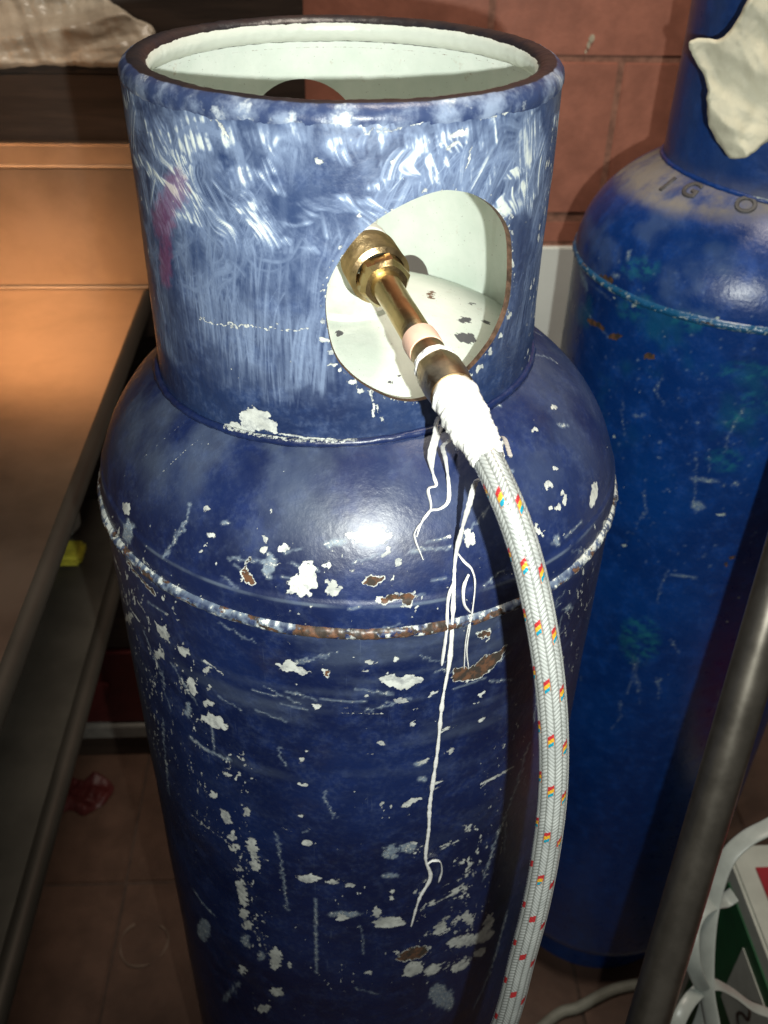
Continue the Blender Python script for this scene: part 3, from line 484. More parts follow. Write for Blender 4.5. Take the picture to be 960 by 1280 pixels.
    ('d',1.55,[-170.3,-148.8,-185.0,-251.8]),
    ('w',2.71,[-195.2,-5.5,-175.1,-2.3]),
    ('w',1.55,[-158.1,8.0,-131.0,0.6,-117.4,-0.8]),
    ('w',1.55,[-211.7,-41.9,-201.9,-60.3]),
    ('w',1.55,[-179.4,-36.3,-164.9,-47.8]),
    ('d',1.55,[-176.5,-67.2,-157.5,-99.4]),
    ('d',1.55,[-143.5,-73.9,-123.6,-99.4]),
]
PLATE_SPOTS = [
    ('g',0,[257.8,174.0,250.6,174.5,242.7,176.0,236.3,177.9,232.8,180.1,232.7,182.3,237.3,183.2,244.9,182.9,252.9,181.7,259.7,179.3,262.9,176.9,262.3,174.8]),
    ('g',0,[208.5,165.8,199.8,165.4,189.9,166.8,181.5,169.0,176.2,172.2,176.2,175.0,181.4,177.2,190.8,177.9,201.8,176.7,210.8,174.0,215.0,170.7,214.0,167.8]),
    ('g',0,[332.5,167.2,325.8,169.1,319.9,172.1,319.0,174.2,322.7,174.9,330.1,172.8,335.7,169.8,336.5,167.5]),
    ('g',0,[274.2,160.9,269.0,162.2,265.1,164.5,263.8,167.1,266.9,167.9,272.5,166.6,276.8,164.0,277.2,161.8]),
    ('g',0,[23.5,164.8,21.0,163.9,15.7,163.7,10.6,164.3,8.6,165.1,10.9,166.0,16.4,166.2,21.6,165.6]),
    ('g',0,[37.3,157.5,35.3,156.2,31.6,156.0,28.4,156.9,27.4,158.1,29.4,159.4,33.2,159.6,36.4,159.0]),
    ('g',0,[52.9,160.8,50.4,160.3,46.0,160.0,41.8,160.9,40.5,161.9,42.9,162.4,47.4,162.7,51.7,161.9]),
    ('g',0,[-44.3,202.2,-45.2,199.1,-51.5,197.8,-60.2,198.2,-66.7,200.7,-67.2,204.0,-60.5,205.4,-50.4,205.0]),
    ('r',0,[340.9,197.6,318.2,200.0,306.0,202.7,312.7,204.5,335.9,203.9,360.6,200.4,371.6,196.4,363.0,195.6]),
]
COLLAR_WEAR = [
    ('w',0,[-78.8,90.5,-74.6,96.4,-65.1,98.3,-67.0,102.7,-62.0,109.5,-54.4,111.5,-45.5,109.1,-41.4,101.9,-40.6,97.6,-54.5,95.7,-63.5,90.4]),
    ('w',1.16,[-88.3,159.7,-75.1,159.6,-44.3,164.2,-21.4,166.1]),
    ('w',1.55,[-40.6,97.6,-29.5,97.2,-18.6,97.3,-7.1,97.4]),
    ('w',1.55,[12.5,129.3,13.9,120.4,14.0,112.5]),
    ('w',1.16,[13.5,120.4,17.7,114.9,21.5,108.5]),
    ('w',0,[-4.4,197.2,-4.9,196.2,-6.0,195.8,-7.2,196.2,-7.7,197.1,-7.2,198.1,-6.0,198.5,-4.8,198.1]),
    ('w',0,[-6.9,192.3,-7.6,191.1,-9.4,190.5,-11.2,190.9,-11.9,192.2,-11.1,193.5,-9.3,194.0,-7.6,193.6]),
    ('w',0,[-8.6,185.1,-9.1,183.5,-10.4,182.8,-11.5,183.5,-12.0,185.1,-11.5,186.7,-10.3,187.3,-9.1,186.7]),
    ('w',0,[-11.0,171.4,-11.6,170.0,-13.1,169.4,-14.6,169.8,-15.2,171.2,-14.6,172.5,-13.1,173.1,-11.6,172.6]),
    ('w',0,[-9.8,160.6,-10.6,158.9,-12.5,158.1,-14.3,158.7,-15.0,160.4,-14.2,162.1,-12.4,162.8,-10.6,162.3]),
    ('w',0,[-7.3,153.4,-8.0,151.8,-9.5,151.0,-11.1,151.7,-11.7,153.4,-11.0,155.0,-9.5,155.8,-7.9,155.2]),
    ('w',0,[-4.8,146.2,-5.3,145.5,-6.6,144.9,-8.3,144.6,-10.1,144.8,-11.4,145.2,-11.8,146.0,-11.3,146.8,-10.0,147.3,-8.3,147.6,-6.5,147.4,-5.3,147.0]),
    ('w',0,[-2.2,142.7,-2.9,141.3,-4.4,140.8,-6.0,141.3,-6.6,142.8,-5.9,144.2,-4.4,144.7,-2.8,144.2]),
    ('w',0,[5.3,134.6,4.4,133.3,2.2,132.7,-0.0,133.3,-0.9,134.7,-0.0,136.1,2.2,136.7,4.4,136.2]),
    ('w',0,[9.3,129.5,8.5,128.0,6.6,127.5,4.7,128.2,4.0,129.6,4.7,131.1,6.6,131.5,8.5,130.9]),
    ('w',0,[87.7,127.6,86.6,126.5,83.6,126.9,80.6,128.5,79.4,130.4,80.3,131.6,83.2,131.3,86.2,129.7]),
    ('w',0,[79.2,125.2,78.3,124.4,76.2,124.6,73.9,125.8,72.8,127.2,73.7,128.0,75.8,127.9,78.2,126.7]),
    ('w',0,[93.7,136.1,93.1,134.5,91.1,134.4,88.9,135.9,87.7,138.1,88.4,139.7,90.4,139.8,92.6,138.3]),
    ('w',0,[102.9,143.2,102.0,142.1,99.8,142.3,97.3,143.7,96.2,145.5,96.9,146.7,99.0,146.7,101.6,145.1]),
    ('w',0,[109.6,153.6,109.2,151.6,107.4,151.4,105.3,153.0,104.1,155.6,104.6,157.5,106.2,157.9,108.4,156.2]),
    ('w',0,[107.0,186.5,106.5,184.9,104.8,184.7,102.9,186.0,101.8,188.0,102.2,189.5,104.0,189.7,105.9,188.4]),
    ('w',0,[103.4,206.0,103.0,204.8,101.3,204.8,99.5,205.8,98.6,207.2,99.1,208.4,100.6,208.5,102.4,207.5]),
    ('w',0,[-11.5,255.5,-11.9,254.6,-13.1,253.8,-14.6,253.5,-16.2,253.8,-17.3,254.4,-17.7,255.3,-17.2,256.3,-16.1,257.0,-14.5,257.3,-13.0,257.2,-11.9,256.5]),
    ('w',0,[24.0,255.2,23.6,254.2,22.5,253.8,21.3,254.3,20.9,255.3,21.3,256.4,22.4,256.8,23.5,256.3]),
    ('w',0,[40.8,239.6,40.2,238.8,38.7,238.6,37.2,239.0,36.5,239.9,37.1,240.7,38.6,240.9,40.1,240.5]),
    ('w',0,[7.8,228.7,7.3,227.6,6.2,227.1,5.1,227.6,4.6,228.8,5.1,229.9,6.2,230.4,7.3,229.8]),
    ('w',0,[-0.2,208.0,-0.7,206.8,-1.8,206.3,-3.0,206.8,-3.5,208.0,-3.0,209.2,-1.8,209.7,-0.7,209.2]),
    ('s',0,[-53.2,263.3,-54.4,259.4,-57.0,256.2,-60.2,254.8,-63.4,255.4,-65.6,257.9,-66.1,261.6,-64.8,265.6,-62.1,268.6,-58.9,270.0,-55.8,269.4,-53.8,266.9]),
    ('s',0,[-36.1,265.7,-37.0,262.7,-39.2,260.3,-42.2,259.2,-45.0,259.7,-47.1,261.7,-47.6,264.6,-46.6,267.7,-44.3,270.1,-41.4,271.1,-38.6,270.6,-36.7,268.6]),
    ('w',0,[9.0,274.2,7.9,273.0,4.9,272.0,0.8,271.7,-3.3,272.0,-6.3,272.9,-7.4,274.1,-6.3,275.4,-3.3,276.3,0.8,276.8,4.9,276.4,7.9,275.5]),
    ('s',0,[15.1,271.2,13.2,269.2,8.3,268.1,1.9,268.1,-4.4,269.1,-8.9,271.0,-10.4,273.3,-8.5,275.3,-3.7,276.6,2.7,276.7,9.0,275.6,13.5,273.5]),
    ('s',0,[3.0,264.4,1.8,261.8,-1.5,259.9,-6.1,259.0,-10.7,259.7,-14.0,261.4,-15.1,264.0,-13.9,266.6,-10.5,268.6,-6.0,269.4,-1.5,268.8,1.8,267.0]),
    ('s',0,[68.4,267.6,68.0,264.4,64.2,261.5,58.0,259.5,51.3,259.0,45.8,260.1,43.0,262.5,43.3,265.7,46.7,268.7,52.4,270.8,59.1,271.3,65.0,270.1]),
    ('w',0,[61.6,267.1,61.3,265.8,59.6,264.5,56.7,263.7,53.6,263.4,51.1,263.8,49.8,264.7,50.0,266.0,51.7,267.3,54.5,268.2,57.6,268.4,60.1,268.1]),
    ('s',0,[84.2,259.3,81.6,254.2,78.0,251.0,74.3,250.7,71.5,253.3,70.3,258.1,70.9,263.8,73.1,268.8,76.5,271.9,80.2,272.3,83.2,269.8,84.7,265.1]),
    ('s',0,[45.6,261.6,44.6,257.5,41.3,254.8,36.7,254.0,32.1,255.5,28.7,258.8,27.4,263.0,28.5,267.0,31.6,269.8,35.9,270.6,40.6,269.2,44.1,265.9]),
    ('s',0,[114.2,274.3,113.7,271.4,108.1,269.6,100.0,269.1,91.8,269.9,85.4,271.9,82.2,274.6,82.7,277.4,86.4,279.6,93.1,280.5,101.4,279.7,109.3,277.4]),
    ('s',0,[-122.4,271.8,-124.7,269.0,-130.4,266.1,-138.7,263.7,-149.5,262.0,-162.1,261.0,-155.5,267.4,-143.8,271.6,-134.4,274.1,-127.3,274.9,-123.2,274.0]),
    ('s',0,[-90.7,276.8,-93.1,275.0,-98.2,273.4,-105.1,272.4,-112.2,272.2,-117.5,272.9,-118.6,274.6,-115.1,276.8,-108.6,278.7,-101.5,279.7,-95.3,279.6,-91.5,278.5]),
    ('s',0,[-69.3,280.4,-70.7,279.0,-74.4,277.5,-79.7,276.4,-85.0,276.0,-89.1,276.3,-90.4,277.4,-88.7,279.0,-84.3,280.6,-78.9,281.7,-74.0,282.0,-70.5,281.5]),
    ('s',0,[22.7,267.4,20.9,263.4,18.2,260.8,15.2,260.4,12.9,262.3,11.8,266.0,12.3,270.4,14.1,274.4,16.8,276.9,19.7,277.3,22.0,275.4,23.1,271.8]),
    ('s',0,[-16.6,266.9,-17.7,263.9,-20.6,261.6,-24.5,260.6,-28.4,261.2,-31.2,263.1,-32.1,266.0,-30.9,269.1,-27.9,271.4,-24.1,272.4,-20.3,271.8,-17.5,269.8]),
    ('s',0,[53.9,253.1,55.6,248.9,54.2,244.5,50.3,241.1,44.9,239.7,39.6,240.4,35.8,243.2,34.4,247.3,35.7,251.7,39.4,255.1,44.6,256.6,49.8,255.9]),
    ('s',0,[123.9,247.6,120.1,240.3,113.2,236.3,105.6,236.4,99.6,240.5,96.1,247.5,95.7,255.7,98.4,262.9,103.5,267.3,110.4,267.6,117.6,263.6,122.8,256.2]),
    ('s',0,[-68.8,258.2,-71.0,253.6,-76.3,249.6,-83.6,247.2,-91.2,246.9,-96.8,248.9,-98.2,253.1,-95.2,258.0,-88.9,262.2,-81.3,264.6,-74.5,264.5,-70.1,262.2]),
    ('s',0,[-47.3,245.6,-48.4,241.5,-51.2,238.3,-54.9,236.7,-58.6,237.2,-61.1,239.8,-61.8,243.6,-60.3,247.8,-57.4,251.1,-53.7,252.6,-50.3,251.9,-47.9,249.4]),
    ('s',7.73,[-100.9,242.5,-102.4,252.2,-89.6,264.4,-67.7,272.6]),
    ('s',6.18,[-125.3,259.4,-107.5,245.1,-91.8,239.1]),
    ('s',5.41,[69.4,260.8,65.5,249.6,60.5,238.4]),
    ('w',1.93,[-51.5,279.6,-33.5,278.6,-18.2,277.7]),
    ('w',1.55,[21.0,280.0,40.8,280.5,51.3,281.9]),
    ('w',1.55,[-92.5,281.9,-80.0,281.2]),
    ('w',1.16,[68.5,270.5,90.4,272.0,100.2,272.7]),
    ('w',1.16,[7.9,269.1,25.2,271.2,37.0,273.5]),
    ('s',7.73,[-148.6,254.1,-138.0,233.5,-133.4,208.3]),
    ('s',6.96,[-132.7,173.1,-132.3,143.0]),
    ('w',0.77,[86.8,182.8,95.6,203.5,98.7,220.5]),
    ('w',0.77,[64.5,259.6,60.9,246.3]),
    ('w',2.32,[-65.7,269.9,-60.6,265.0]),
    ('w',1.55,[50.6,259.3,55.9,261.3]),
    ('s',3.87,[-81.1,224.0,-56.0,224.3,-34.1,223.0]),
    ('s',4.64,[81.5,249.1,73.1,225.9]),
    ('p',0,[-88.0,232.5,-90.2,226.6,-94.7,221.6,-100.5,218.7,-106.1,218.8,-110.0,221.9,-110.6,227.3,-107.7,233.5,-102.3,238.7,-96.5,241.4,-91.6,241.0,-88.5,237.7]),
    ('p',0,[-100.5,215.2,-103.2,208.0,-109.0,201.4,-116.6,197.4,-124.4,196.8,-129.8,200.2,-130.2,207.0,-125.3,215.1,-117.7,222.0,-110.1,225.7,-104.2,225.4,-100.8,221.6]),
    ('p',0,[-108.8,190.5,-111.9,180.2,-116.2,171.8,-121.0,167.5,-124.9,168.7,-126.2,175.4,-124.5,185.6,-120.5,196.2,-115.9,204.3,-111.7,207.8,-108.8,206.2,-107.7,200.0]),
    ('w',0,[158.0,266.4,159.7,268.1]),
    ('w',0,[157.4,239.2,158.8,241.0]),
    ('w',0,[156.8,210.3,158.1,212.2]),
    ('w',0,[156.0,179.7,157.5,181.6]),
    ('w',0,[155.4,147.0,156.8,149.1]),
]
HOLE = [(44.4, 238.4), (55.3, 237.9), (70.1, 232.8), (86.4, 221.6), (98.9, 205.8), (104.2, 184.0), (104.5, 163.0), (95.2, 146.9), (83.9, 136.8), (71.5, 128.6), (57.9, 121.4), (42.4, 118.6), (28.3, 121.4), (14.3, 129.1), (1.3, 139.8), (-7.4, 152.5), (-11.4, 171.8), (-11.1, 187.8), (-6.8, 200.6), (3.8, 216.8), (16.6, 227.6), (30.8, 234.8)]
STRANDS = {'a': [(0.0393, -0.1101, 0.1036), (0.0392, -0.1201, 0.098), (0.0382, -0.1292, 0.0927), (0.0353, -0.1385, 0.0865), (0.0389, -0.1429, 0.0822), (0.0401, -0.1471, 0.0783), (0.0353, -0.1495, 0.0772), (0.0364, -0.1576, 0.0688), (0.0277, -0.1659, 0.0608), (0.0272, -0.1695, 0.056), (0.0318, -0.1749, 0.0456)], 'b': [(0.0453, -0.1143, 0.1), (0.0439, -0.1282, 0.092), (0.0409, -0.1315, 0.0903), (0.0453, -0.1369, 0.0854), (0.0477, -0.1458, 0.0773), (0.0469, -0.1527, 0.0708), (0.042, -0.1563, 0.0683), (0.0359, -0.1582, 0.0681), (0.0306, -0.1636, 0.063), (0.0281, -0.1683, 0.0574)], 'c': [(0.0518, -0.1178, 0.0965), (0.0524, -0.1232, 0.0932), (0.0541, -0.1275, 0.0898)], 'd': [(0.058, -0.1266, 0.0892), (0.0554, -0.1444, 0.0762), (0.0534, -0.1586, 0.0618), (0.0518, -0.1659, 0.0527), (0.0508, -0.1722, 0.0424), (0.0504, -0.1824, 0.0092), (0.0507, -0.1827, -0.0277), (0.0482, -0.1833, -0.0641), (0.0475, -0.1836, -0.1102), (0.0457, -0.184, -0.1507), (0.045, -0.1842, -0.1716), (0.0456, -0.1841, -0.1967), (0.0449, -0.1843, -0.2314), (0.0498, -0.183, -0.2581), (0.0422, -0.1849, -0.2835), (0.0372, -0.186, -0.3195)], 'e': [(0.0518, -0.1695, 0.0467), (0.0562, -0.1712, 0.0409), (0.0611, -0.1721, 0.0355), (0.0634, -0.1747, 0.0259), (0.0625, -0.1788, 0.0056), (0.0614, -0.1794, -0.021), (0.0639, -0.1785, -0.04)], 'f': [(0.0592, -0.1737, 0.0332), (0.0565, -0.1767, 0.0272), (0.0562, -0.1787, 0.0208), (0.0575, -0.1795, 0.014), (0.0614, -0.1791, 0.0078)], 'g': [(0.0615, -0.1792, 0.0053), (0.06, -0.1798, -0.0151), (0.0607, -0.1797, -0.0387)], 'h': [(0.05, -0.1773, 0.0309), (0.047, -0.1813, 0.0202), (0.0471, -0.1837, -0.0031), (0.0458, -0.184, -0.0311)], 'i': [(0.0464, -0.1839, -0.2391), (0.0506, -0.1828, -0.2369), (0.0564, -0.1811, -0.2408), (0.0584, -0.1805, -0.2542), (0.0566, -0.181, -0.2679)], 'j': [(0.044, -0.1122, 0.1015), (0.0421, -0.1197, 0.0978), (0.0397, -0.1267, 0.0939), (0.0378, -0.1354, 0.0883), (0.038, -0.1418, 0.0831)], 'k': [(0.0855, -0.0983, 0.0957), (0.0821, -0.1061, 0.093), (0.0803, -0.1143, 0.089)]}
REAR_WEAR = [
    ('t',0,[-23.2,-75.4,-23.7,-81.0,-27.8,-85.4,-34.4,-87.4,-41.6,-86.7,-47.5,-83.4,-50.5,-78.3,-50.0,-72.7,-46.0,-68.1,-39.6,-65.9,-32.4,-66.7,-26.4,-70.2]),
    ('t',0,[-37.5,-97.1,-38.1,-101.8,-41.8,-105.8,-47.6,-107.8,-54.0,-107.5,-59.2,-104.9,-61.9,-100.6,-61.2,-95.9,-57.6,-91.7,-51.8,-89.6,-45.5,-89.9,-40.2,-92.7]),
    ('t',0,[-38.1,-145.5,-38.7,-151.6,-42.9,-156.5,-49.6,-159.2,-57.1,-158.8,-63.1,-155.6,-66.3,-150.2,-65.6,-144.1,-61.4,-138.9,-54.8,-136.1,-47.5,-136.4,-41.4,-139.9]),
    ('t',0,[-166.7,36.7,-167.4,32.4,-172.6,27.9,-181.1,24.1,-190.9,22.0,-199.4,22.1,-203.8,24.8,-203.1,29.2,-197.4,34.2,-188.5,38.2,-178.7,40.1,-170.9,39.5]),
    ('d',0,[-148.4,-122.1,-149.2,-123.8,-151.6,-125.4,-154.4,-126.0,-155.6,-125.1,-154.8,-123.4,-152.3,-121.7,-149.7,-121.3]),
    ('d',0,[-142.4,-118.7,-142.8,-120.9,-144.5,-122.5,-146.5,-122.4,-147.6,-120.8,-147.3,-118.6,-145.6,-117.0,-143.5,-117.1]),
    ('w',0,[-147.1,-215.1,-147.4,-216.9,-148.5,-218.0,-150.0,-218.1,-150.8,-216.9,-150.6,-215.3,-149.3,-214.0,-147.8,-213.9]),
    ('w',0,[-170.1,-158.1,-170.5,-160.5,-172.5,-162.3,-174.9,-162.6,-176.1,-161.0,-175.7,-158.6,-173.6,-156.7,-171.4,-156.5]),
    ('w',0,[-32.9,-215.4,-33.5,-216.6,-35.8,-217.6,-39.0,-218.4,-42.3,-218.6,-44.9,-218.2,-46.0,-217.3,-45.4,-216.0,-43.1,-214.9,-39.9,-214.1,-36.6,-214.0,-34.0,-214.4]),
    ('d',0,[-59.8,-208.0,-60.0,-211.3,-61.9,-214.1,-65.0,-215.6,-68.4,-215.5,-71.2,-213.8,-72.7,-211.0,-72.5,-207.7,-70.6,-204.8,-67.5,-203.2,-64.1,-203.4,-61.3,-205.1]),
    ('t',0,[-156.5,-1.0,-158.1,-6.7,-164.4,-12.7,-174.2,-17.6,-185.3,-20.4,-194.5,-20.0,-198.7,-16.3,-196.7,-10.2,-189.1,-3.5,-178.6,1.7,-168.1,4.0,-160.2,2.8]),
    ('r',0,[-12.3,-274.1,-13.0,-276.7,-15.9,-277.8,-19.3,-276.9,-21.1,-274.7,-20.4,-272.1,-17.5,-270.9,-14.2,-271.8]),
    ('r',0,[-16.4,-283.6,-16.8,-286.2,-19.1,-287.3,-21.8,-286.5,-23.4,-284.2,-22.9,-281.6,-20.7,-280.3,-18.0,-281.2]),
    ('w',0,[-131.9,-289.7,-132.3,-292.5,-134.1,-294.4,-136.3,-294.5,-137.6,-292.6,-137.2,-289.9,-135.4,-288.0,-133.2,-287.9]),
    ('d',0,[-45.2,-307.0,-47.2,-307.9,-53.0,-308.8,-60.8,-309.8,-68.7,-310.5,-74.5,-310.7,-76.7,-310.2,-74.7,-308.9,-69.0,-307.5,-61.2,-306.3,-53.3,-305.8,-47.5,-306.1]),
    ('w',0,[10.6,-334.1,10.2,-335.5,8.2,-335.8,6.0,-335.1,4.9,-333.9,5.3,-332.6,7.2,-332.1,9.4,-332.7]),
    ('w',0,[5.3,-371.6,4.8,-373.0,2.8,-373.4,0.6,-372.7,-0.6,-371.3,-0.1,-370.0,1.9,-369.5,4.1,-370.2]),
    ('t',0,[-71.4,-412.3,-70.6,-432.3,-75.3,-449.1,-84.6,-458.4,-95.8,-457.6,-105.8,-447.2,-111.9,-429.7,-112.4,-409.6,-107.2,-392.5,-98.0,-383.0,-87.2,-383.8,-77.5,-394.5]),
    ('d',0,[-30.4,-175.0,-30.8,-177.3,-32.9,-178.4,-35.4,-177.8,-36.8,-175.8,-36.4,-173.6,-34.4,-172.3,-31.8,-173.1]),
    ('r',0,[-210.4,6.3,-212.7,3.5,-218.4,0.8,-226.2,-1.1,-234.3,-1.8,-240.0,-0.9,-241.6,1.5,-238.5,4.7,-231.9,7.7,-223.9,9.7,-216.7,9.9,-211.8,8.7]),
    ('r',0,[-211.6,-46.0,-214.9,-48.6,-221.9,-50.7,-231.3,-52.1,-240.9,-52.6,-247.6,-51.6,-249.0,-49.4,-244.6,-46.2,-236.1,-43.4,-226.3,-41.9,-217.9,-42.0,-212.7,-43.6]),
    ('r',0,[-184.8,-42.3,-185.7,-44.9,-189.2,-48.0,-194.3,-50.7,-200.0,-52.5,-204.5,-52.7,-206.5,-51.3,-205.5,-48.5,-201.6,-45.2,-196.2,-42.4,-190.7,-40.7,-186.6,-40.7]),
    ('w',0,[-176.1,-5.2,-176.8,-7.3,-179.3,-9.0,-182.2,-9.2,-183.7,-8.0,-182.9,-5.8,-180.4,-4.1,-177.5,-3.9]),
    ('w',0,[-204.6,-7.1,-204.9,-8.5,-206.4,-9.6,-208.2,-9.8,-209.1,-8.9,-208.7,-7.4,-207.2,-6.3,-205.5,-6.2]),
    ('w',0,[-137.8,-26.1,-138.0,-27.4,-139.1,-28.3,-140.4,-28.2,-141.1,-27.2,-140.8,-25.8,-139.8,-25.0,-138.5,-25.1]),
    ('d',0,[-202.9,37.1,-202.9,34.0,-203.5,31.7,-204.7,30.8,-205.7,31.6,-206.7,33.7,-207.4,36.7,-207.6,39.8,-207.1,42.1,-206.1,43.0,-204.9,42.2,-203.7,40.1]),
    ('d',0,[-205.6,15.8,-206.5,13.6,-210.1,11.6,-214.2,10.9,-216.6,11.8,-215.7,13.9,-211.9,16.1,-207.8,16.8]),
    ('w',0,[-89.5,6.3,-90.1,5.0,-92.0,4.1,-94.1,4.1,-95.2,5.0,-94.6,6.3,-92.7,7.2,-90.6,7.2]),
    ('t',0,[-96.2,-3.8,-100.2,-7.1,-111.3,-9.7,-127.0,-11.4,-143.4,-11.9,-156.0,-10.9,-160.8,-8.2,-155.9,-4.2,-143.4,-0.3,-127.1,1.9,-111.5,1.7,-100.3,-0.5]),
    ('d',0,[-262.9,-9.8,-257.1,-13.6,-254.4,-17.2,-255.2,-19.6,-259.3,-20.2,-266.0,-18.9,-274.3,-16.4,-281.6,-13.2,-285.5,-10.0,-284.2,-7.4,-278.6,-6.3,-270.6,-7.2]),
    ('r',0,[-142.8,-49.2,-143.3,-51.6,-145.8,-54.1,-149.5,-56.1,-153.6,-57.0,-156.8,-56.5,-158.4,-54.8,-157.8,-52.3,-155.2,-49.7,-151.3,-47.6,-147.3,-46.8,-144.2,-47.4]),
    ('t',0,[-33.9,-42.2,-36.0,-46.0,-43.5,-49.4,-54.4,-51.8,-65.6,-52.6,-74.3,-51.6,-78.0,-48.8,-75.8,-44.8,-68.3,-40.8,-57.6,-38.2,-46.4,-37.6,-37.7,-39.1]),
    ('d',0,[-50.3,-175.4,-52.4,-176.5,-58.3,-177.2,-66.4,-177.8,-74.6,-178.0,-80.6,-177.7,-82.9,-177.0,-80.8,-175.8,-74.9,-174.5,-66.8,-173.7,-58.6,-173.8,-52.6,-174.4]),
    ('d',0.77,[-1.8,-681.1,-5.2,-780.5,-3.2,-920.9]),
    ('d',0.77,[-27.8,-782.3,-45.3,-885.1]),
    ('d',0.77,[-267.9,-38.8,-232.4,-45.8,-206.5,-51.3]),
    ('d',0.77,[-82.5,-139.1,-67.8,-218.4]),
    ('d',0.58,[-96.2,-449.4,-72.6,-525.9]),
    ('d',1.16,[-146.6,-1232.5,-84.1,-1240.9,-19.2,-1260.1]),
    ('d',0.77,[-304.7,-9.3,-258.4,-9.0,-209.8,-11.8]),
]
LETTERS = [('I', -228.5, 117.1), ('G', -184.9, 121.2), ('O', -98.5, 118.8)]
HOSE_PTS = [(0.0504, -0.2199, 0.1523), (0.0568, -0.2385, 0.1444), (0.0636, -0.253, 0.132), (0.071, -0.2633, 0.1119), (0.0779, -0.273, 0.0856), (0.0836, -0.2818, 0.0572), (0.0878, -0.2899, 0.0262), (0.0904, -0.2969, -0.0085), (0.0907, -0.303, -0.0472), (0.0887, -0.3097, -0.0887), (0.0844, -0.3165, -0.1339), (0.0786, -0.3256, -0.184)]
STRAP_A = [(0.4515, -0.0027, -0.4487), (0.4304, -0.0086, -0.4586), (0.4093, -0.0141, -0.4678), (0.3906, -0.0231, -0.4817), (0.3786, -0.0364, -0.5009), (0.3706, -0.0534, -0.5248), (0.3661, -0.0706, -0.5485), (0.364, -0.0904, -0.5757), (0.3644, -0.1078, -0.5994), (0.3691, -0.1254, -0.623), (0.3745, -0.148, -0.6533)]
STRAP_B = [(0.4025, -0.0376, -0.5343), (0.3913, -0.0411, -0.5401), (0.3707, -0.0529, -0.5241), (0.3551, -0.0623, -0.5212), (0.3447, -0.0739, -0.5294), (0.3409, -0.0901, -0.5433), (0.3458, -0.1008, -0.5661), (0.3594, -0.1051, -0.5961), (0.372, -0.103, -0.6261), (0.3721, -0.1082, -0.6501), (0.3651, -0.1184, -0.6815)]
PIPE_BASE = (.032, -.623, -1.214)
PIPE_TOP = (.8010, .8868, 1.7462)
STRAP_C = [(0.3251, -0.1405, -0.6303), (0.332, -0.1271, -0.6114), (0.3493, -0.11, -0.6037), (0.3773, -0.0932, -0.6122), (0.4067, -0.0894, -0.6385), (0.4326, -0.095, -0.6608), (0.459, -0.0965, -0.6775), (0.4858, -0.1019, -0.6995)]

M_tank = paint_mat("worn_navy_paint", (.0050, .0115, .056), (.0075, .020, .092), film=.045, rough=.38, coat=.55, washc=(.42, .52, .60))
M_collar = paint_mat("wiped_navy_paint", (.012, .024, .080), (.020, .042, .120), washc=(.31, .40, .59), rough=.36, film=.12, coat=.35)
M_rear = paint_mat("glossy_blue_paint", (.002, .030, .165), (.002, .042, .22), washc=(.22, .33, .46), white=(.5, .6, .58), rough=.30, film=.05, coat=.2, grime=(.006, .014, .05))
def inner_white():
    m, nt, b = nodes_of("chalky_white_lining"); g = G(nt)
    c = g.mix(g.ramp(g.noise(22, 5, .6), .3, .7), (.66, .73, .66), (.80, .84, .78))
    c = g.mix(g.math('MULTIPLY', g.ramp(g.noise(60, 5, .7), .62, .74), .5), c, (.40, .30, .20))
    c = g.mix(g.ramp(g.math('ADD', g.attr("rust"), g.math('MULTIPLY', g.math('SUBTRACT', g.noise(300, 4, .7), .5), .5)), .5, .6), c, (.16, .08, .045))
    c = g.mix(g.ramp(g.math('ADD', g.attr("spot"), g.math('MULTIPLY', g.math('SUBTRACT', g.noise(150), .5), .3)), .5, .56), c, (.10, .10, .11))
    c = g.mix(g.ramp(g.noise(700, 2, .5), .72, .76), c, (.22, .20, .17))
    nt.links.new(c, b.inputs["Base Color"]); b.inputs["Roughness"].default_value = .62
    nt.links.new(g.bump(g.noise(120, 4, .6), .5, .0008), b.inputs["Normal"])
    return m
M_lining = inner_white()
def rim_mat():
    m, nt, b = nodes_of("worn_rim_paint"); g = G(nt)
    ch = g.math('ADD', g.attr("chip"), g.math('MULTIPLY', g.math('SUBTRACT', g.noise(70, 5, .7), .5), 1.0))
    out = g.ramp(g.math('ADD', g.attr("wash"), g.math('MULTIPLY', g.math('SUBTRACT', g.noise(60, 5, .65), .5), .9)), .35, .65)
    c = g.mix(g.ramp(g.noise(40, 4, .6), .35, .65), (.014, .014, .020), (.030, .022, .022))
    blue = g.mix(g.ramp(g.noise(55, 5, .6), .40, .68), (.035, .055, .135), (.26, .32, .45))
    blue = g.mix(g.ramp(g.noise(32, 5, .7), .56, .66), blue, (.52, .57, .62))
    c = g.mix(out, c, blue)
    c = g.mix(g.ramp(ch, .5, .56), c, (.70, .74, .67))
    nt.links.new(c, b.inputs["Base Color"]); b.inputs["Roughness"].default_value = .36
    nt.links.new(g.bump(g.math('ADD', g.noise(140, 4, .6), g.ramp(ch, .5, .56)), .5, .0009), b.inputs["Normal"])
    return m
M_rim = rim_mat()
M_edge = simple_mat("bare_cut_edge", (.10, .055, .035), .6, var=.6, scale=160, bump=.001, bscale=300)
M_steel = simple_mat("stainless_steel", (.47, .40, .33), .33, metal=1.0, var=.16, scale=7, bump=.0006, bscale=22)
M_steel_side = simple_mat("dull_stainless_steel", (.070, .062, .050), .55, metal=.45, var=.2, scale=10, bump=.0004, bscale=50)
M_bench_edge = simple_mat("dark_bench_edge", (.060, .052, .042), .5, metal=.6, var=.12, scale=8, bump=.0002)  # one dark brown-grey tone for the worktop and shelf edges
M_brass = simple_mat("brass", (.72, .55, .29), .24, metal=1.0, var=.16, scale=60, bump=.0003, bscale=220)
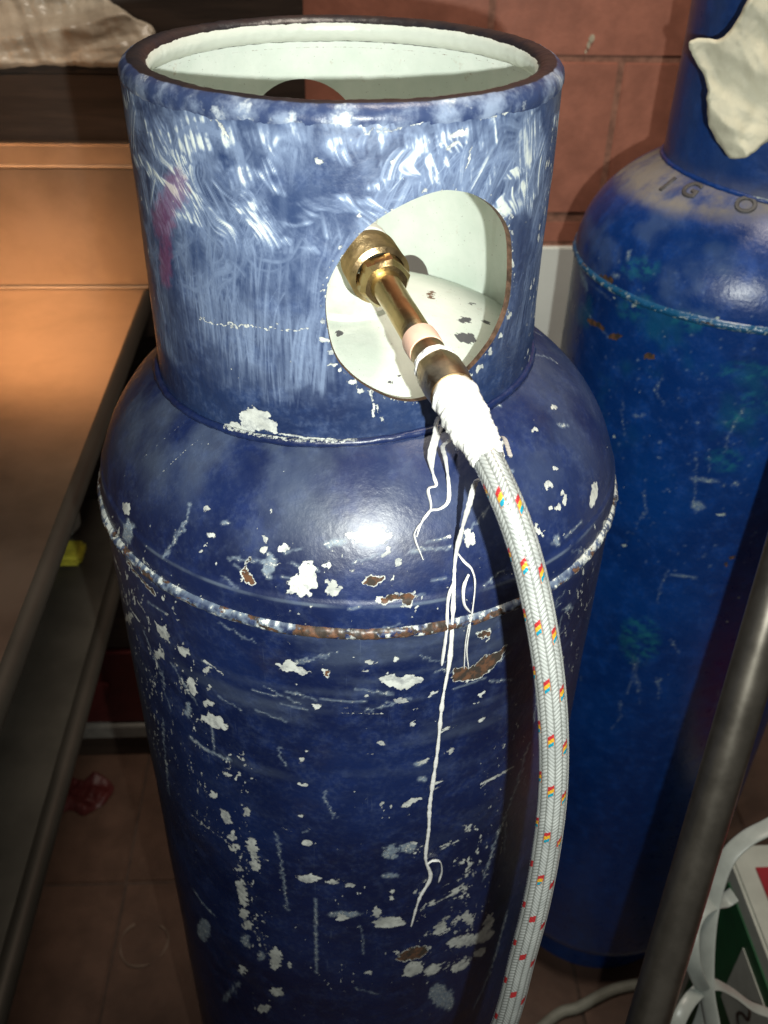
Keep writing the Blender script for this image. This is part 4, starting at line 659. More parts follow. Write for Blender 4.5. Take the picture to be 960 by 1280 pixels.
M_brass_dark = simple_mat("aged_brass", (.55, .39, .21), .30, metal=1.0, var=.25, scale=90, bump=.0005, bscale=260)
M_ptfe = simple_mat("white_thread_tape", (.86, .85, .82), .6, var=.05, scale=90, bump=.0008, bscale=240)
M_pink = simple_mat("pale_pink_washer_ring", (.85, .55, .42), .55, var=.08, scale=80, bump=.0004)
M_valve = simple_mat("white_painted_valve", (.72, .74, .68), .5, var=.12, scale=70, bump=.0005)
M_bluedot = simple_mat("blue_paint_dot", (.02, .05, .22), .5)
M_tile = simple_mat("terracotta_tile", (.43, .165, .108), .52, var=.16, scale=22, bump=.0008, bscale=120)
M_grout = simple_mat("dirty_grout", (.33, .155, .105), .8, var=.3, scale=60, bump=.001)
M_white_tile = simple_mat("white_wall_panel", (.90, .92, .86), .35, var=.06, scale=8)
M_floor = simple_mat("brown_floor_tile", (.088, .046, .030), .5, var=.22, scale=12, bump=.0008, bscale=70)
M_floor_grout = simple_mat("floor_grout", (.058, .034, .024), .8, var=.3, scale=60, bump=.001)
M_wood = simple_mat("dark_wood", (.040, .026, .019), .55, var=.35, scale=7, bump=.0008, bscale=40, stretch=(1, 12, 12))
M_bag = simple_mat("grey_plastic_film", (.42, .36, .28), .35, var=.15, scale=20, bump=.0004, bscale=40)
M_cream = simple_mat("cream_wrapping", (.62, .59, .45), .6, var=.12, scale=25, bump=.0005, bscale=50)
def crumple_bump(m):
    nt = m.node_tree; g = G(nt); b = nt.nodes["Principled BSDF"]
    hs = None
    for s_, w_ in ((26, 1.0), (60, .45), (130, .2)):
        v = g.n("ShaderNodeTexVoronoi"); v.inputs["Scale"].default_value = s_
        wv = g.n("ShaderNodeMix", data_type='VECTOR'); wv.inputs[0].default_value = .035
        nt.links.new(g.coord(), wv.inputs[4]); nt.links.new(g.noise(30, 3, .5, out="Color"), wv.inputs[5]); nt.links.new(wv.outputs[1], v.inputs["Vector"])
        t = g.math('MULTIPLY', v.outputs["Distance"], w_); hs = t if hs is None else g.math('ADD', hs, t)
    nt.links.new(g.bump(hs, .6, .0026), b.inputs["Normal"])
crumple_bump(M_cream); crumple_bump(M_bag)
M_post = simple_mat("dark_steel_tube", (.26, .235, .20), .31, metal=.92, var=.15, scale=40)
M_card = simple_mat("cream_carton_board", (.50, .52, .46), .6, var=.08)
M_red = simple_mat("red_carton_print", (.30, .010, .02), .5, var=.1)
M_green = simple_mat("green_carton_print", (.012, .10, .035), .55, var=.2)
M_strap = simple_mat("translucent_strap_plastic", (.40, .43, .40), .3, var=.1, scale=40)
M_redplast = simple_mat("red_plastic", (.070, .010, .009), .5, var=.2)
M_greyplast = simple_mat("grey_plastic", (.20, .19, .17), .5, var=.15)
M_yellow = simple_mat("yellow_foam", (.42, .38, .03), .8, var=.2, scale=120, bump=.001)
M_greyhose = simple_mat("grey_rubber_hose", (.25, .25, .21), .5, var=.15)

FLOOR = -1.22
# ------------------------------------------------------------------ setting: floor, walls
fl = bm_obj("floor", box_bm(-2.6, 2.6, -2.2, 0.96, FLOOR - .06, FLOOR - .003), M_floor_grout); tag(fl, kind='structure')
TS = .40
tile_me = None
for i in range(-3, 4):
    for j in range(-3, 2):
        x0 = -.418 + i * TS; y0 = .443 + j * TS
        if y0 > .9 or x0 < -1.7 or x0 > 1.3: continue
        if tile_me is None:
            o = bm_obj("floor_tile", box_bm(.002, TS - .002, .002, TS - .002, -.012, 0, .0025), M_floor, fl); tile_me = o.data
        else:
            o = bpy.data.objects.new("floor_tile", tile_me); link(o, fl)
        o.location = (x0, y0, FLOOR + random.uniform(-.0006, .0006)); o.rotation_euler = (random.uniform(-.001, .001), random.uniform(-.001, .001), 0)
# dried water ring on the floor tile
rg = bmesh.new()
ringv = []
for i in range(60):
    a = 2 * PI * i / 60
    for rr in (.040 + .0012 * math.sin(5 * a), .043 + .0018 * math.sin(3 * a + 1)):
        ringv.append(rg.verts.new((-.366 + rr * math.cos(a), .322 + rr * math.sin(a), FLOOR + .0025)))
for i in range(60):
    if 8 < i < 20: continue
    k = 2 * i; rg.faces.new([ringv[k], ringv[k + 1], ringv[(k + 3) % 120], ringv[(k + 2) % 120]])
rg_o = bm_obj("water_ring", rg, simple_mat("dried_water_mark", (.15, .105, .08), .3), fl)

WY = .90
wl = bm_obj("back_wall", box_bm(-2.6, 2.6, WY - .0022, WY + .12, FLOOR, 2.3), M_grout); tag(wl, kind='structure')
TW, TH = .34, .230
me = None
rows = [(-.170, .049 - .006), (-.121, TH), (.109, TH), (.339, TH), (.569, TH)]
for ri, (z0, h) in enumerate(rows):
    x = .408 - 5 * TW - (0 if ri % 2 == 1 else TW * .58)
    while x < 1.6:
        key = "t%d" % (0 if ri == 0 else 1)
        if key not in bpy.data.meshes:
            o = bm_obj("wall_tile", box_bm(.0045, TW - .0045, 0, .012, .0045, h - .0045, .0015), M_tile, wl); o.data.name = key
        else:
            o = bpy.data.objects.new("wall_tile", bpy.data.meshes[key]); link(o, wl)
        o.location = (x + random.uniform(-.001, .001), WY - .004 + random.uniform(-.0008, .0008), z0)
        x += TW
# paint dab on the tile
db = []
specks(db, 1, (0, 0, 0, 0), 5, 6)
dm = bmesh.new()
for (cx, cz, rx, rz) in ((.358, .137, .004, .006), (.355, .128, .0028, .005), (.352, .119, .0016, .003)):
    vs = [dm.verts.new((cx + rx * math.cos(a) * random.uniform(.8, 1.2), WY - .0062, cz + rz * math.sin(a) * random.uniform(.8, 1.2))) for a in np.linspace(0, 2 * PI, 9)[:-1]]
    dm.faces.new(vs)
bm_obj("paint_dab", dm, simple_mat("cream_paint_dab", (.6, .52, .38), .5), wl)
wp = bm_obj("lower_wall_panel", box_bm(-2.5, 2.5, WY - .010, WY + .004, FLOOR, -.172, .002), M_white_tile); tag(wp, kind='structure')

# ------------------------------------------------------------------ gas cylinders
RB, HD = .1875, .131
_a = np.linspace(0, PI / 2, 2000)
_zz = np.sin(_a) * HD; _rr = RB * np.cos(_a)
_ss = np.concatenate([[0], np.cumsum(np.hypot(np.diff(_zz), np.diff(_rr)))])
def dome_at(s):
    return np.interp(s, _ss, _rr), np.interp(s, _ss, _zz)
def dome_z(r):
    return HD * np.sqrt(np.clip(1 - (np.asarray(r) / RB) ** 2, 0, 1))

def ring_cols(step, lo=-105, hi=105, coarse=7.0):
    f = np.arange(R(lo) * RB * 1000, R(hi) * RB * 1000, step)
    span = 2 * PI * RB * 1000 - (f[-1] - f[0]); n = int(span / coarse)
    return np.concatenate([f, f[-1] + span * (np.arange(1, n) / n)])
def grid_faces(nr, nc, wrap=True):
    idx = np.arange(nr * nc).reshape(nr, nc)
    nx = np.roll(idx, -1, 1)
    q = np.stack([idx[:-1], nx[:-1], nx[1:], idx[1:]], -1)
    if not wrap: q = q[:, :-1]
    return q.reshape(-1, 4)
def blank(S, U): return {k: np.zeros((len(S), len(U))) for k in LAYERS + ("dust",)}

def shell_revolve(name, U, S, rz, lay, mat, parent, wob=0.0):
    th = U / (RB * 1000)
    r, z = rz
    T, Rr = np.meshgrid(th, r); _, Z = np.meshgrid(th, z)
    if wob: 
        uu, ss_ = np.meshgrid(U, S); Rr = Rr + (fbm(uu * .02, ss_ * .02, 77, 3) - .5) * wob
    V = np.stack([Rr * np.sin(T), -Rr * np.cos(T), Z], -1).reshape(-1, 3)
    return np_mesh(name, V, grid_faces(len(S), len(U)), mat, parent, attrs=lay)

def weld_bead(parent, mat, U, lay_fn, seed):
    n = 9; S = np.linspace(-4.6, 4.6, n)
    lay = blank(S, U); uu, ss = np.meshgrid(U, S)
    lay_fn(uu, ss, lay)
    prof = np.cos(S / 4.6 * PI / 2) ** .7
    bumps = .75 + .5 * fbm(U * .12, U * 0, seed, 3)
    r = RB - .0006 + .0036 * prof[:, None] * bumps[None, :] + (fbm(uu * .4, ss * .4, seed + 3, 3) - .5) * .0014
    T = uu / (RB * 1000)
    V = np.stack([r * np.sin(T), -r * np.cos(T), ss / 1000], -1).reshape(-1, 3)
    return np_mesh("weld_seam", V, grid_faces(n, len(U)), mat, parent, attrs=lay)

def tank_lower(parent, mat):
    """rounded bottom and foot ring below the painted shell"""
    V = [(RB, -.60), (RB, FLOOR + .115)] + [(RB * math.cos(a), FLOOR + .115 - .095 * math.sin(a)) for a in np.linspace(0, PI / 2, 12)[1:-1]] + [(.02, FLOOR + .02)]
    lathe("lower_shell", [(z, r) for r, z in V], (0, 0, 0), (0, 0, 1), mat, parent, n=96)
    lathe("foot_ring", [(FLOOR, .152), (FLOOR, .150), (FLOOR + .08, .150), (FLOOR + .08, .152), (FLOOR, .152)], (0, 0, 0), (0, 0, 1), mat, parent, n=96)

def inside_poly(x, y, P):
    c = np.zeros(x.shape, bool); n = len(P)
    for i in range(n):
        a, b = P[i], P[(i + 1) % n]
        if a[1] == b[1]: continue
        c ^= ((a[1] > y) != (b[1] > y)) & (x < (b[0] - a[0]) * (y - a[1]) / (b[1] - a[1]) + a[0])
    return c
def nearest_on(x, y, P):
    best = np.full(x.shape, 1e9); bx = x.copy(); by = y.copy(); n = len(P)
    for i in range(n):
        a, b = P[i], P[(i + 1) % n]; e = b - a
        t = np.clip(((x - a[0]) * e[0] + (y - a[1]) * e[1]) / max(e @ e, 1e-9), 0, 1)
        qx, qy = a[0] + t * e[0], a[1] + t * e[1]; d = np.hypot(x - qx, y - qy)
        m = d < best; best[m] = d[m]; bx[m] = qx[m]; by[m] = qy[m]
    return bx, by
def round_poly(P, step=1.0):
    """closed smooth outline through the points"""
    P = np.array(P, float); n = len(P); out = []
    for i in range(n):
        a, b, c, d = P[i - 1], P[i], P[(i + 1) % n], P[(i + 2) % n]
        k = max(2, int(np.linalg.norm(c - b) / step))
        t = np.linspace(0, 1, k, endpoint=False)[:, None]
        out.append(.5 * (2 * b + (c - a) * t + (2 * a - 5 * b + 4 * c - d) * t ** 2 + (3 * b - a - 3 * c + d) * t ** 3))
    return np.vstack(out)

CR = .125   # nominal collar radius for the arc coordinate
def collar_r(z): return np.interp(z, [.09, .28], [.1264, .1266])
def build_collar(root, U, Z, holes, lay_out, lay_in, mats, ox, wall=.0034):
    """U arc mm, Z mm; holes: outlines in (U, Z) mm"""
    nu, nz = len(U), len(Z)
    uu, zz = np.meshgrid(U, Z); u2, z2 = uu.copy(), zz.copy()
    un = np.roll(U, -1).copy(); un[-1] = U[0] + 2 * PI * CR * 1000
    cu = (U + un) / 2; cz = (Z[:-1] + Z[1:]) / 2
    gcu, gcz = np.meshgrid(cu, cz); dead = np.zeros(gcu.shape, bool)
    polys = [np.array(h, float) for h in holes]
    for P in polys: dead |= inside_poly(gcu, gcz, P)
    # boundary vertices touch dead and live cells
    dl = np.zeros((nz, nu), int); lv = np.zeros((nz, nu), int)
    for dz in (0, 1):
        for du in (0, 1):
            dl[dz:nz - 1 + dz] += np.roll(dead, du, 1); lv[dz:nz - 1 + dz] += np.roll(~dead, du, 1)
    bnd = (dl > 0) & (lv > 0)
    bi = np.where(bnd)
    best = np.full(len(bi[0]), 1e9); nxx = uu[bi].copy(); nzz = zz[bi].copy()
    for P in polys:
        qx, qy = nearest_on(uu[bi], zz[bi], P); d = np.hypot(qx - uu[bi], qy - zz[bi]); m = d < best
        best[m] = d[m]; nxx[m] = qx[m]; nzz[m] = qy[m]
    u2[bi] = nxx; z2[bi] = nzz
    T = u2 / (CR * 1000); z = z2 / 1000
    dent = (fbm(u2 * .018, z2 * .018, 51, 3) - .5) * .0022
    def P3(off):
        r = collar_r(z) + dent - off
        return np.stack([ox + r * np.sin(T), -r * np.cos(T), z], -1).reshape(-1, 3)
    live = ~dead.reshape(-1)
    q = grid_faces(nz, nu)[live]
    out = np_mesh("collar", P3(0), q, mats[0], root, attrs=lay_out)
    np_mesh("collar_lining", P3(wall), q[:, ::-1], mats[1], out, attrs=lay_in)
    # cut edge of the openings
    e = np.concatenate([q[:, [0, 1]], q[:, [1, 2]], q[:, [2, 3]], q[:, [3, 0]]])
    key = np.sort(e, 1); _, inv, cnt = np.unique(key[:, 0].astype(np.int64) * (nu * nz) + key[:, 1], return_inverse=True, return_counts=True)
    be = e[cnt[inv.ravel()] == 1]
    bz = be // nu
    be = be[~(((bz == 0).all(1)) | ((bz == nz - 1).all(1)))]
    A, B = P3(0), P3(wall)
    mid = np.stack([(u2.ravel()[be[:, 0]] + u2.ravel()[be[:, 1]]) / 2, (z2.ravel()[be[:, 0]] + z2.ravel()[be[:, 1]]) / 2], -1)
    ds = np.stack([np.hypot(mid[:, 0] - nearest_on(mid[:, 0].copy(), mid[:, 1].copy(), P)[0], mid[:, 1] - nearest_on(mid[:, 0].copy(), mid[:, 1].copy(), P)[1]) for P in polys])
    own = ds.argmin(0)
    for pi_ in range(len(polys)):
        bp = be[own == pi_]
        if not len(bp): continue
        vs, iv = np.unique(bp, return_inverse=True); iv = iv.reshape(bp.shape); k = len(vs)
        np_mesh("opening_edge", np.vstack([A[vs], B[vs]]), np.stack([iv[:, 0], iv[:, 1], iv[:, 1] + k, iv[:, 0] + k], -1), mats[2], out)
    return out

def build_rim(parent, ox, mat, ztop=.282, rb=.0085, n=360, seed=0):
    m = 28; th = np.linspace(0, 2 * PI, n, endpoint=False); ph = np.linspace(0, 2 * PI, m, endpoint=False)
    T, Ph = np.meshgrid(th, ph, indexing='ij')
    rc = collar_r(.272) - rb + .0006
    rad = rb * (1 + .10 * (fbm(T * 3, T * 0 + 2, seed, 3)[..., None][..., 0] - .5)) + (fbm(T * 30, Ph * 4, seed + 4, 3) - .5) * .0010
    r = rc + rad * np.cos(Ph); z = ztop - rb + rad * np.sin(Ph) * .95
    V = np.stack([ox + r * np.sin(T), -r * np.cos(T), z], -1).reshape(-1, 3)
    idx = np.arange(n * m).reshape(n, m)
    F = np.stack([idx, np.roll(idx, -1, 0), np.roll(np.roll(idx, -1, 0), -1, 1), np.roll(idx, -1, 1)], -1).reshape(-1, 4)
    # inner face keeps white paint, the crown is worn dark, outer face is wiped blue
    white = sstep(.05, .75, -np.cos(Ph) - .75 * np.clip(np.sin(Ph), 0, 1)) * .95
    wash = sstep(-.15, .5, np.cos(Ph) - .25 * np.sin(Ph))
    return np_mesh("rim", V, F, mat, parent, attrs={"chip": white, "wash": wash})

def base_weld(parent, ox, mat, lay=None, seed=5):
    n, m = 480, 8; th = np.linspace(-PI, PI, n, endpoint=False); ph = np.linspace(0, 2 * PI, m, endpoint=False)
    T, Ph = np.meshgrid(th, ph, indexing='ij')
    rc = .1264 + .0012; x = ox + rc * np.sin(T); y = -rc * np.cos(T)
    z = dome_z(np.hypot(x, y)); rad = .0026 + (fbm(T * 20, Ph, seed, 3) - .5) * .0016
    r = rc + rad * np.cos(Ph)
    V = np.stack([ox + r * np.sin(T), -r * np.cos(T), z + rad * np.sin(Ph)], -1).reshape(-1, 3)
    idx = np.arange(n * m).reshape(n, m)
    F = np.stack([idx, np.roll(idx, -1, 0), np.roll(np.roll(idx, -1, 0), -1, 1), np.roll(idx, -1, 1)], -1).reshape(-1, 4)
    chip = np.where((T > -.62) & (T < .05), .62 * sstep(.2, .9, np.sin(Ph)), 0) 
    return np_mesh("collar_weld", V, F, mat, parent, attrs={"chip": chip})

# ---- wear of the front cylinder: random specks added to the listed chips
specks(SHELL_WEAR, 260, (-220, 200, -420, 60), .45, .95)
specks(SHELL_WEAR, 90, (-190, 190, 4, 50), .4, 1.4)
specks(SHELL_WEAR, 90, (-200, 200, 50, 125), .15, .9)
specks(SHELL_WEAR, 70, (-100, 120, -330, -10), .2, 1.0)
def scuffs(uu, ss):
    """ragged clusters of chipped paint: dense along the left flank, two columns and low on the right"""
    def blob(u0, su, s0, s1, k): return k * np.exp(-((uu - u0) / su) ** 2) * sstep(s0 - 30, s0 + 20, ss) * sstep(s1 + 25, s1 - 15, ss)
    dens = np.maximum.reduce([blob(-185, 45, -230, 14, .165), blob(-135, 26, -260, 5, .15), blob(-92, 14, -400, -130, .19), blob(-20, 50, -420, -270, .10), blob(48, 16, -380, -60, .14),
                              blob(78, 34, -430, -215, .21), blob(110, 22, -330, -100, .13), blob(170, 40, -150, 20, .15), blob(0, 140, -14, 60, .09), blob(0, 250, -480, 60, .045)])
    ang = .6 * np.sin(uu * .02)
    a = uu * np.cos(ang) + ss * np.sin(ang); c = ss * np.cos(ang) - uu * np.sin(ang)
    n = .62 * fbm(a * .16, c * .13, 101, 5) + .38 * fbm(a * .55, c * .42, 102, 3)
    return np.clip(.5 + (n - (.797 - dens)) * 5.0, 0, 1)
for _ in range(10):
    u = random.uniform(-160, 160); s = random.uniform(-430, -8); L_ = random.uniform(8, 45)
    SHELL_WEAR.append(('d', random.uniform(.4, 1.2), [u, s, u + random.uniform(-2, 3), s - L_ * .5, u + random.uniform(-4, 6), s - L_]))
for _ in range(40):
    u = random.uniform(-120, 150); s = random.uniform(-80, 60); L_ = random.uniform(5, 30); a = random.uniform(-.5, .5)
    SHELL_WEAR.append(('d', random.uniform(.3, .9), [u, s, u + L_ * math.cos(a), s + L_ * math.sin(a)]))

front = empty("gas_cylinder", (0, 0, 0), "front navy gas cylinder, its collar wiped with white paint, with a braided hose screwed on", "gas cylinder", "blue gas cylinders")
U = ring_cols(1.05)
S = np.concatenate([np.arange(-600, -470, 6.0), np.arange(-470, -.5, 1.1), [-.5, 0]])
lay = blank(S, U); paint(SHELL_WEAR, U, S, lay)
uu, ss = np.meshgrid(U, S)
lay["chip"] = np.maximum(lay["chip"], scuffs(uu, ss))
lay["wash"] = np.maximum(lay["wash"], .09 * sstep(.52, .8, fbm(uu * .012, ss * .05, 91, 4)) * sstep(-300, -20, ss))
shell_revolve("body", U, S, (np.full(len(S), RB), S / 1000), lay, M_tank, front, wob=.0012)
SD = np.concatenate([np.arange(0, 150, 1.0), np.arange(150, _ss[-1] * 1000 - 3, 2.0)])
lay = blank(SD, U); paint(SHELL_WEAR, U, SD, lay)
dr, dz = dome_at(SD / 1000); dr = dr - .0011 * sstep(20, 24, SD)
uu, sg = np.meshgrid(U, SD)
lay["chip"] = np.maximum(lay["chip"], scuffs(uu, sg))
# patchy pale wash over the upper shoulder, stronger to the left
lay["wash"] = np.maximum(lay["wash"], .13 * sstep(30, 80, sg) * sstep(.3, .75, fbm(uu * .03, sg * .03, 92, 4)) * (.5 + .5 * sstep(60, -100, uu)))
lay["wash"] = np.maximum(lay["wash"], .30 * sstep(.35, .65, fbm(uu * .03 + 40, sg * .02, 93, 3)) * np.exp(-((sg - 19.5) / .9) ** 2))
lay["rust"] = np.maximum(lay["rust"], 0)
k = int(np.argmax(dr < .108))
shell_revolve("shoulder", U, SD[:k], (dr[:k], dz[:k]), {a: v[:k] for a, v in lay.items()}, M_tank, front, wob=.0010)
OX = -.0103      # the collar sits a little off the axis
UP = np.linspace(-PI, PI, 760, endpoint=False) * RB * 1000
k = int(np.argmax(dr < .138)); SP = SD[k:]
layp = blank(SP, UP); paint(PLATE_SPOTS, UP, SP, layp)
tp, rp = np.meshgrid(UP / (RB * 1000), dr[k:]); _, zp = np.meshgrid(UP, dz[k:] + .0009)
vp = np.stack([rp * np.sin(tp), -rp * np.cos(tp), zp], -1).reshape(-1, 3)
fp = grid_faces(len(SP), len(UP)); cp = vp[fp].mean(1)
fp = fp[np.hypot(cp[:, 0] - OX, cp[:, 1]) < .1246]
np_mesh("inner_plate", vp, fp, M_lining, front, attrs=layp)
def front_bead(uu, ss, lay):
    n = fbm(uu * .10, ss * .25, 61, 4); n2 = fbm(uu * .35, ss * .35, 62, 3)
    t = uu / (RB * 1000)
    orange = sstep(-.30, -.10, t) * sstep(.42, .15, t)
    lay["rust"][:] = np.clip(.36 + .42 * orange + (n - .5) * 1.4, 0, 1)
    edge = sstep(2.0, 4.2, np.abs(ss))
    side = sstep(.55, 1.1, np.abs(t))
    lay["wash"][:] = np.clip(.05 + .40 * sstep(.3, .7, n2) + .18 * edge - .2 * orange, 0, .5)
    lay["chip"][:] = np.clip((n2 - .5) * 1.5 + .27 + .20 * edge + .22 * side + .10 * orange, 0, 1)
weld_bead(front, M_tank, ring_cols(.8), front_bead, 41)
tank_lower(front, M_tank)

# collar of the front cylinder
fine = np.arange(R(-100) * CR * 1000, R(100) * CR * 1000, .55)
left = np.arange(R(-240) * CR * 1000, fine[0] - .6, 1.15)
right = np.arange(fine[-1] + 1.1, R(120) * CR * 1000 - .6, 1.15)
UC = np.concatenate([left, fine, right]); ZC = np.arange(82, 273.2, .6)
lo = blank(ZC, UC)
uu, zz = np.meshgrid(UC, ZC)
def hgt(x): return zz - x
# brush strokes of half wiped white paint: streaks of bristles, near vertical, bending over at the top
W = np.zeros(uu.shape)
def stroke(u0, z0, L_, w, alpha, lean=0., bend=0., sd=0):
    za, zb = z0, z0 + L_
    r0, r1 = np.searchsorted(ZC, [za - 3, zb + 3]); 
    um = w + abs(lean) * L_ + abs(bend) + 4
    a0, a1 = np.searchsorted(UC, [u0 - um, u0 + um])
    if r1 - r0 < 3 or a1 - a0 < 3: return
    gu, gz = np.meshgrid(UC[a0:a1], ZC[r0:r1]); t = np.clip((gz - z0) / L_, -.1, 1.1)
    cu = u0 + lean * (gz - z0) + bend * np.clip(t, 0, 2) ** 3
    p = gu - cu
    br = vnoise(p * .42 + sd * 7.3, gz * .012 + sd, 5) * .5 + vnoise(p * 1.1 + sd * 3.1, gz * .02, 6) * .3 + vnoise(p * 2.3 + sd * 1.7, gz * .05, 7) * .2
    env = sstep(w, w * .55, np.abs(p)) * sstep(-.05, .12, t) * sstep(1.05, .8, t)
    W[r0:r1, a0:a1] = np.maximum(W[r0:r1, a0:a1], env * alpha * .85 * sstep(.34, .82, br))
def arc(cu, cz, rad, a0, a1, w, alpha, sd):
    """a curved sweep of the brush: bristle marks along part of a circle"""
    m = rad + w + 3
    r0, r1 = np.searchsorted(ZC, [cz - m, cz + m]); q0, q1 = np.searchsorted(UC, [cu - m, cu + m])
    if r1 - r0 < 3 or q1 - q0 < 3: return
    gu, gz = np.meshgrid(UC[q0:q1], ZC[r0:r1])
    gu = gu + (fbm(gu * .06, gz * .06, 11 + sd, 2) - .5) * 9; gz = gz + (fbm(gu * .06 + 5, gz * .06, 12 + sd, 2) - .5) * 9
    p = np.hypot(gu - cu, gz - cz) - rad; an = np.arctan2(gz - cz, gu - cu)
    t = ((an - a0) % (2 * PI)) / ((a1 - a0) % (2 * PI))
    br = vnoise(p * .30 + sd * 5.1, t * 1.2 + sd, 5) * .6 + vnoise(p * .9 + sd * 3.1, t * 2.5, 6) * .28 + vnoise(p * 2.4, t * 6 + sd, 7) * .12
    env = sstep(w, w * .5, np.abs(p)) * sstep(0, .12, t) * sstep(1.0, .75, t)
    W[r0:r1, q0:q1] = np.maximum(W[r0:r1, q0:q1], env * alpha * sstep(.30, .80, br))
srnd = random.Random(5)
for i in range(150):
    u0 = srnd.uniform(-165, 45); z0 = srnd.uniform(112, 165); L_ = srnd.uniform(32, 80)
    if u0 > -8 and z0 < 185:
        if srnd.random() < .8: continue
    stroke(u0, z0, L_, srnd.uniform(7, 17), srnd.uniform(.3, .72), srnd.uniform(-.06, .10), srnd.choice((0, 0, 6, 12, -6)), i)
for i in range(9):   # brush turned over: nested arches on the left
    arc(-66 + srnd.uniform(-4, 4), 184 + srnd.uniform(-6, 4), 5 + i * 2.6, .2, 3.0, 2.2, srnd.uniform(.35, .65), 700 + i)
for i in range(80):
    stroke(srnd.uniform(-10, 150), srnd.uniform(190, 225), srnd.uniform(18, 48), srnd.uniform(6, 14), srnd.uniform(.35, .8), srnd.uniform(.1, .7), 0, 300 + i)
for i in range(70):
    stroke(srnd.uniform(98, 190), srnd.uniform(100, 190), srnd.uniform(30, 70), srnd.uniform(4, 10), srnd.uniform(.3, .8), srnd.uniform(.05, .3), srnd.choice((0, 5)), 400 + i)
for i in range(44):
    stroke(srnd.uniform(-160, 150), srnd.uniform(205, 245), srnd.uniform(14, 34), srnd.uniform(7, 14), srnd.uniform(.75, 1.1), srnd.uniform(-.9, .9), srnd.choice((0, 8, -8)), 800 + i)
for i in range(60): # rubbed about under the rim
    arc(srnd.uniform(-160, 150), srnd.uniform(205, 268), srnd.uniform(12, 45), srnd.uniform(0, 6.28), srnd.uniform(0, 6.28), srnd.uniform(8, 18), srnd.uniform(.25, .6), 500 + i)
W *= sstep(.30, .58, fbm(uu * .035, zz * .025, 71, 5)) * .84 + .16
# cloudy smears higher up
wx = uu + 22 * (fbm(uu * .02, zz * .02, 72, 3) - .5) * 2; wz = zz + 22 * (fbm(uu * .02 + 30, zz * .02, 73, 3) - .5) * 2
cloud = sstep(.44, .62, fbm(wx * .040, wz * .060, 74, 4)) * (.12 + 1.0 * sstep(.25, .75, .6 * fbm(wx * .75 + wz * .3, wz * .09, 75, 3) + .4 * fbm(wx * .09, wz * .09, 83, 3)))
up = sstep(190, 222, zz) * 1.0
W = np.maximum(W, cloud * up * .92 * sstep(277, 263, zz + 16 * (fbm(uu * .07, zz * .05, 79, 3) - .5)))
W = np.maximum(W, .13 * sstep(.2, .8, fbm(uu * .22, zz * .02, 76, 4)) * sstep(112, 130, zz))
# bare dark band along the foot of the collar
foot = sstep(112, 124, zz + 10 * (fbm(uu * .15, zz * .02, 77, 3) - .5))
W *= foot
lo["wash"] = np.clip(W, 0, 1)
paint(COLLAR_WEAR, UC, ZC, lo)
# ragged white specks where the paint has come off along the turned-away sides and round the opening
sw = []
for sgn, a0, a1, n_ in ((1, 62, 86, 90), (-1, 64, 84, 25)):
    for _ in range(n_):
        u = sgn * R(random.uniform(a0, a1)) * CR * 1000; s = random.uniform(100, 268); r_ = random.uniform(.5, 2.3)
        sw.append(('w', 0, [u - r_, s, u, s + r_ * 2, u + r_, s + r_ * .4, u, s - r_ * 1.4]))
HP_ = round_poly(HOLE, 1.0)
for _ in range(150):
    i = random.randrange(len(HP_)); c_ = HP_.mean(0); v = HP_[i] - c_; v /= np.linalg.norm(v); d_ = random.random() ** 2 * 3.6; q = HP_[i] + v * d_; r_ = random.uniform(.3, 1.3)
    sw.append(('w', 0, [q[0] - r_, q[1], q[0], q[1] + r_, q[0] + r_, q[1] + .3, q[0], q[1] - r_]))
specks(sw, 220, (-170, 160, 105, 268), .15, .9)
paint(sw, UC, ZC, lo)
li = blank(ZC, UC)
li["rust"] = np.maximum(li["rust"], .52 * sstep(.9, .2, np.abs(zz - 261)))          # folded seam under the rim
li["rust"] = np.maximum(li["rust"], sstep(104, 99, zz + 5 * (fbm(uu * .2, zz * .1, 78, 3) - .5)) * .55)
li["rust"] = np.maximum(li["rust"], sstep(268, 274, zz + 9 * (fbm(uu * .12, zz * .12, 80, 4) - .5)) * .9)
back_hole = [(R(-166) * CR * 1000 + 48 * math.cos(a), 190 + 51 * math.sin(a)) for a in np.linspace(0, 2 * PI, 60, endpoint=False)]
notch = [(R(-206) * CR * 1000 + 15 * math.cos(a), 99 + 18 * math.sin(a)) for a in np.linspace(0, 2 * PI, 40, endpoint=False)]
col = build_collar(front, UC, ZC, [HP_, back_hole, notch], lo, li, (M_collar, M_lining, M_edge), OX)
build_rim(col, OX, M_rim, seed=3)
base_weld(front, OX, M_tank)

# valve standing on the plate inside the collar
AX0 = Vector((.0045, -.05, .1759)); AXD = (Vector((.0396, -.19, .1637)) - AX0).normalized()
VC = AX0 - AXD * .047
valve = lathe("valve", [(.120, .002), (.120, .031), (.134, .031), (.139, .024), (.146, .0185), (.160, .0175), (.189, .0175), (.196, .0150), (.206, .0120), (.216, .0120), (.218, .002)], (VC.x, VC.y, 0), (0, 0, 1), M_valve, front, n=40)
lathe("valve_outlet", [(.0, .012), (.018, .0135), (.030, .0165), (.037, .0165), (.038, .013)], VC, AXD, M_valve, valve, n=32)
bm = bmesh.new(); bmesh.ops.create_uvsphere(bm, u_segments=14, v_segments=8, radius=.0032)
o = bm_obj("paint_blob", bm, M_bluedot, valve, smooth=True); o.location = (VC.x - .0225, VC.y - .0215, .1335); o.scale = (1, .5, .9)

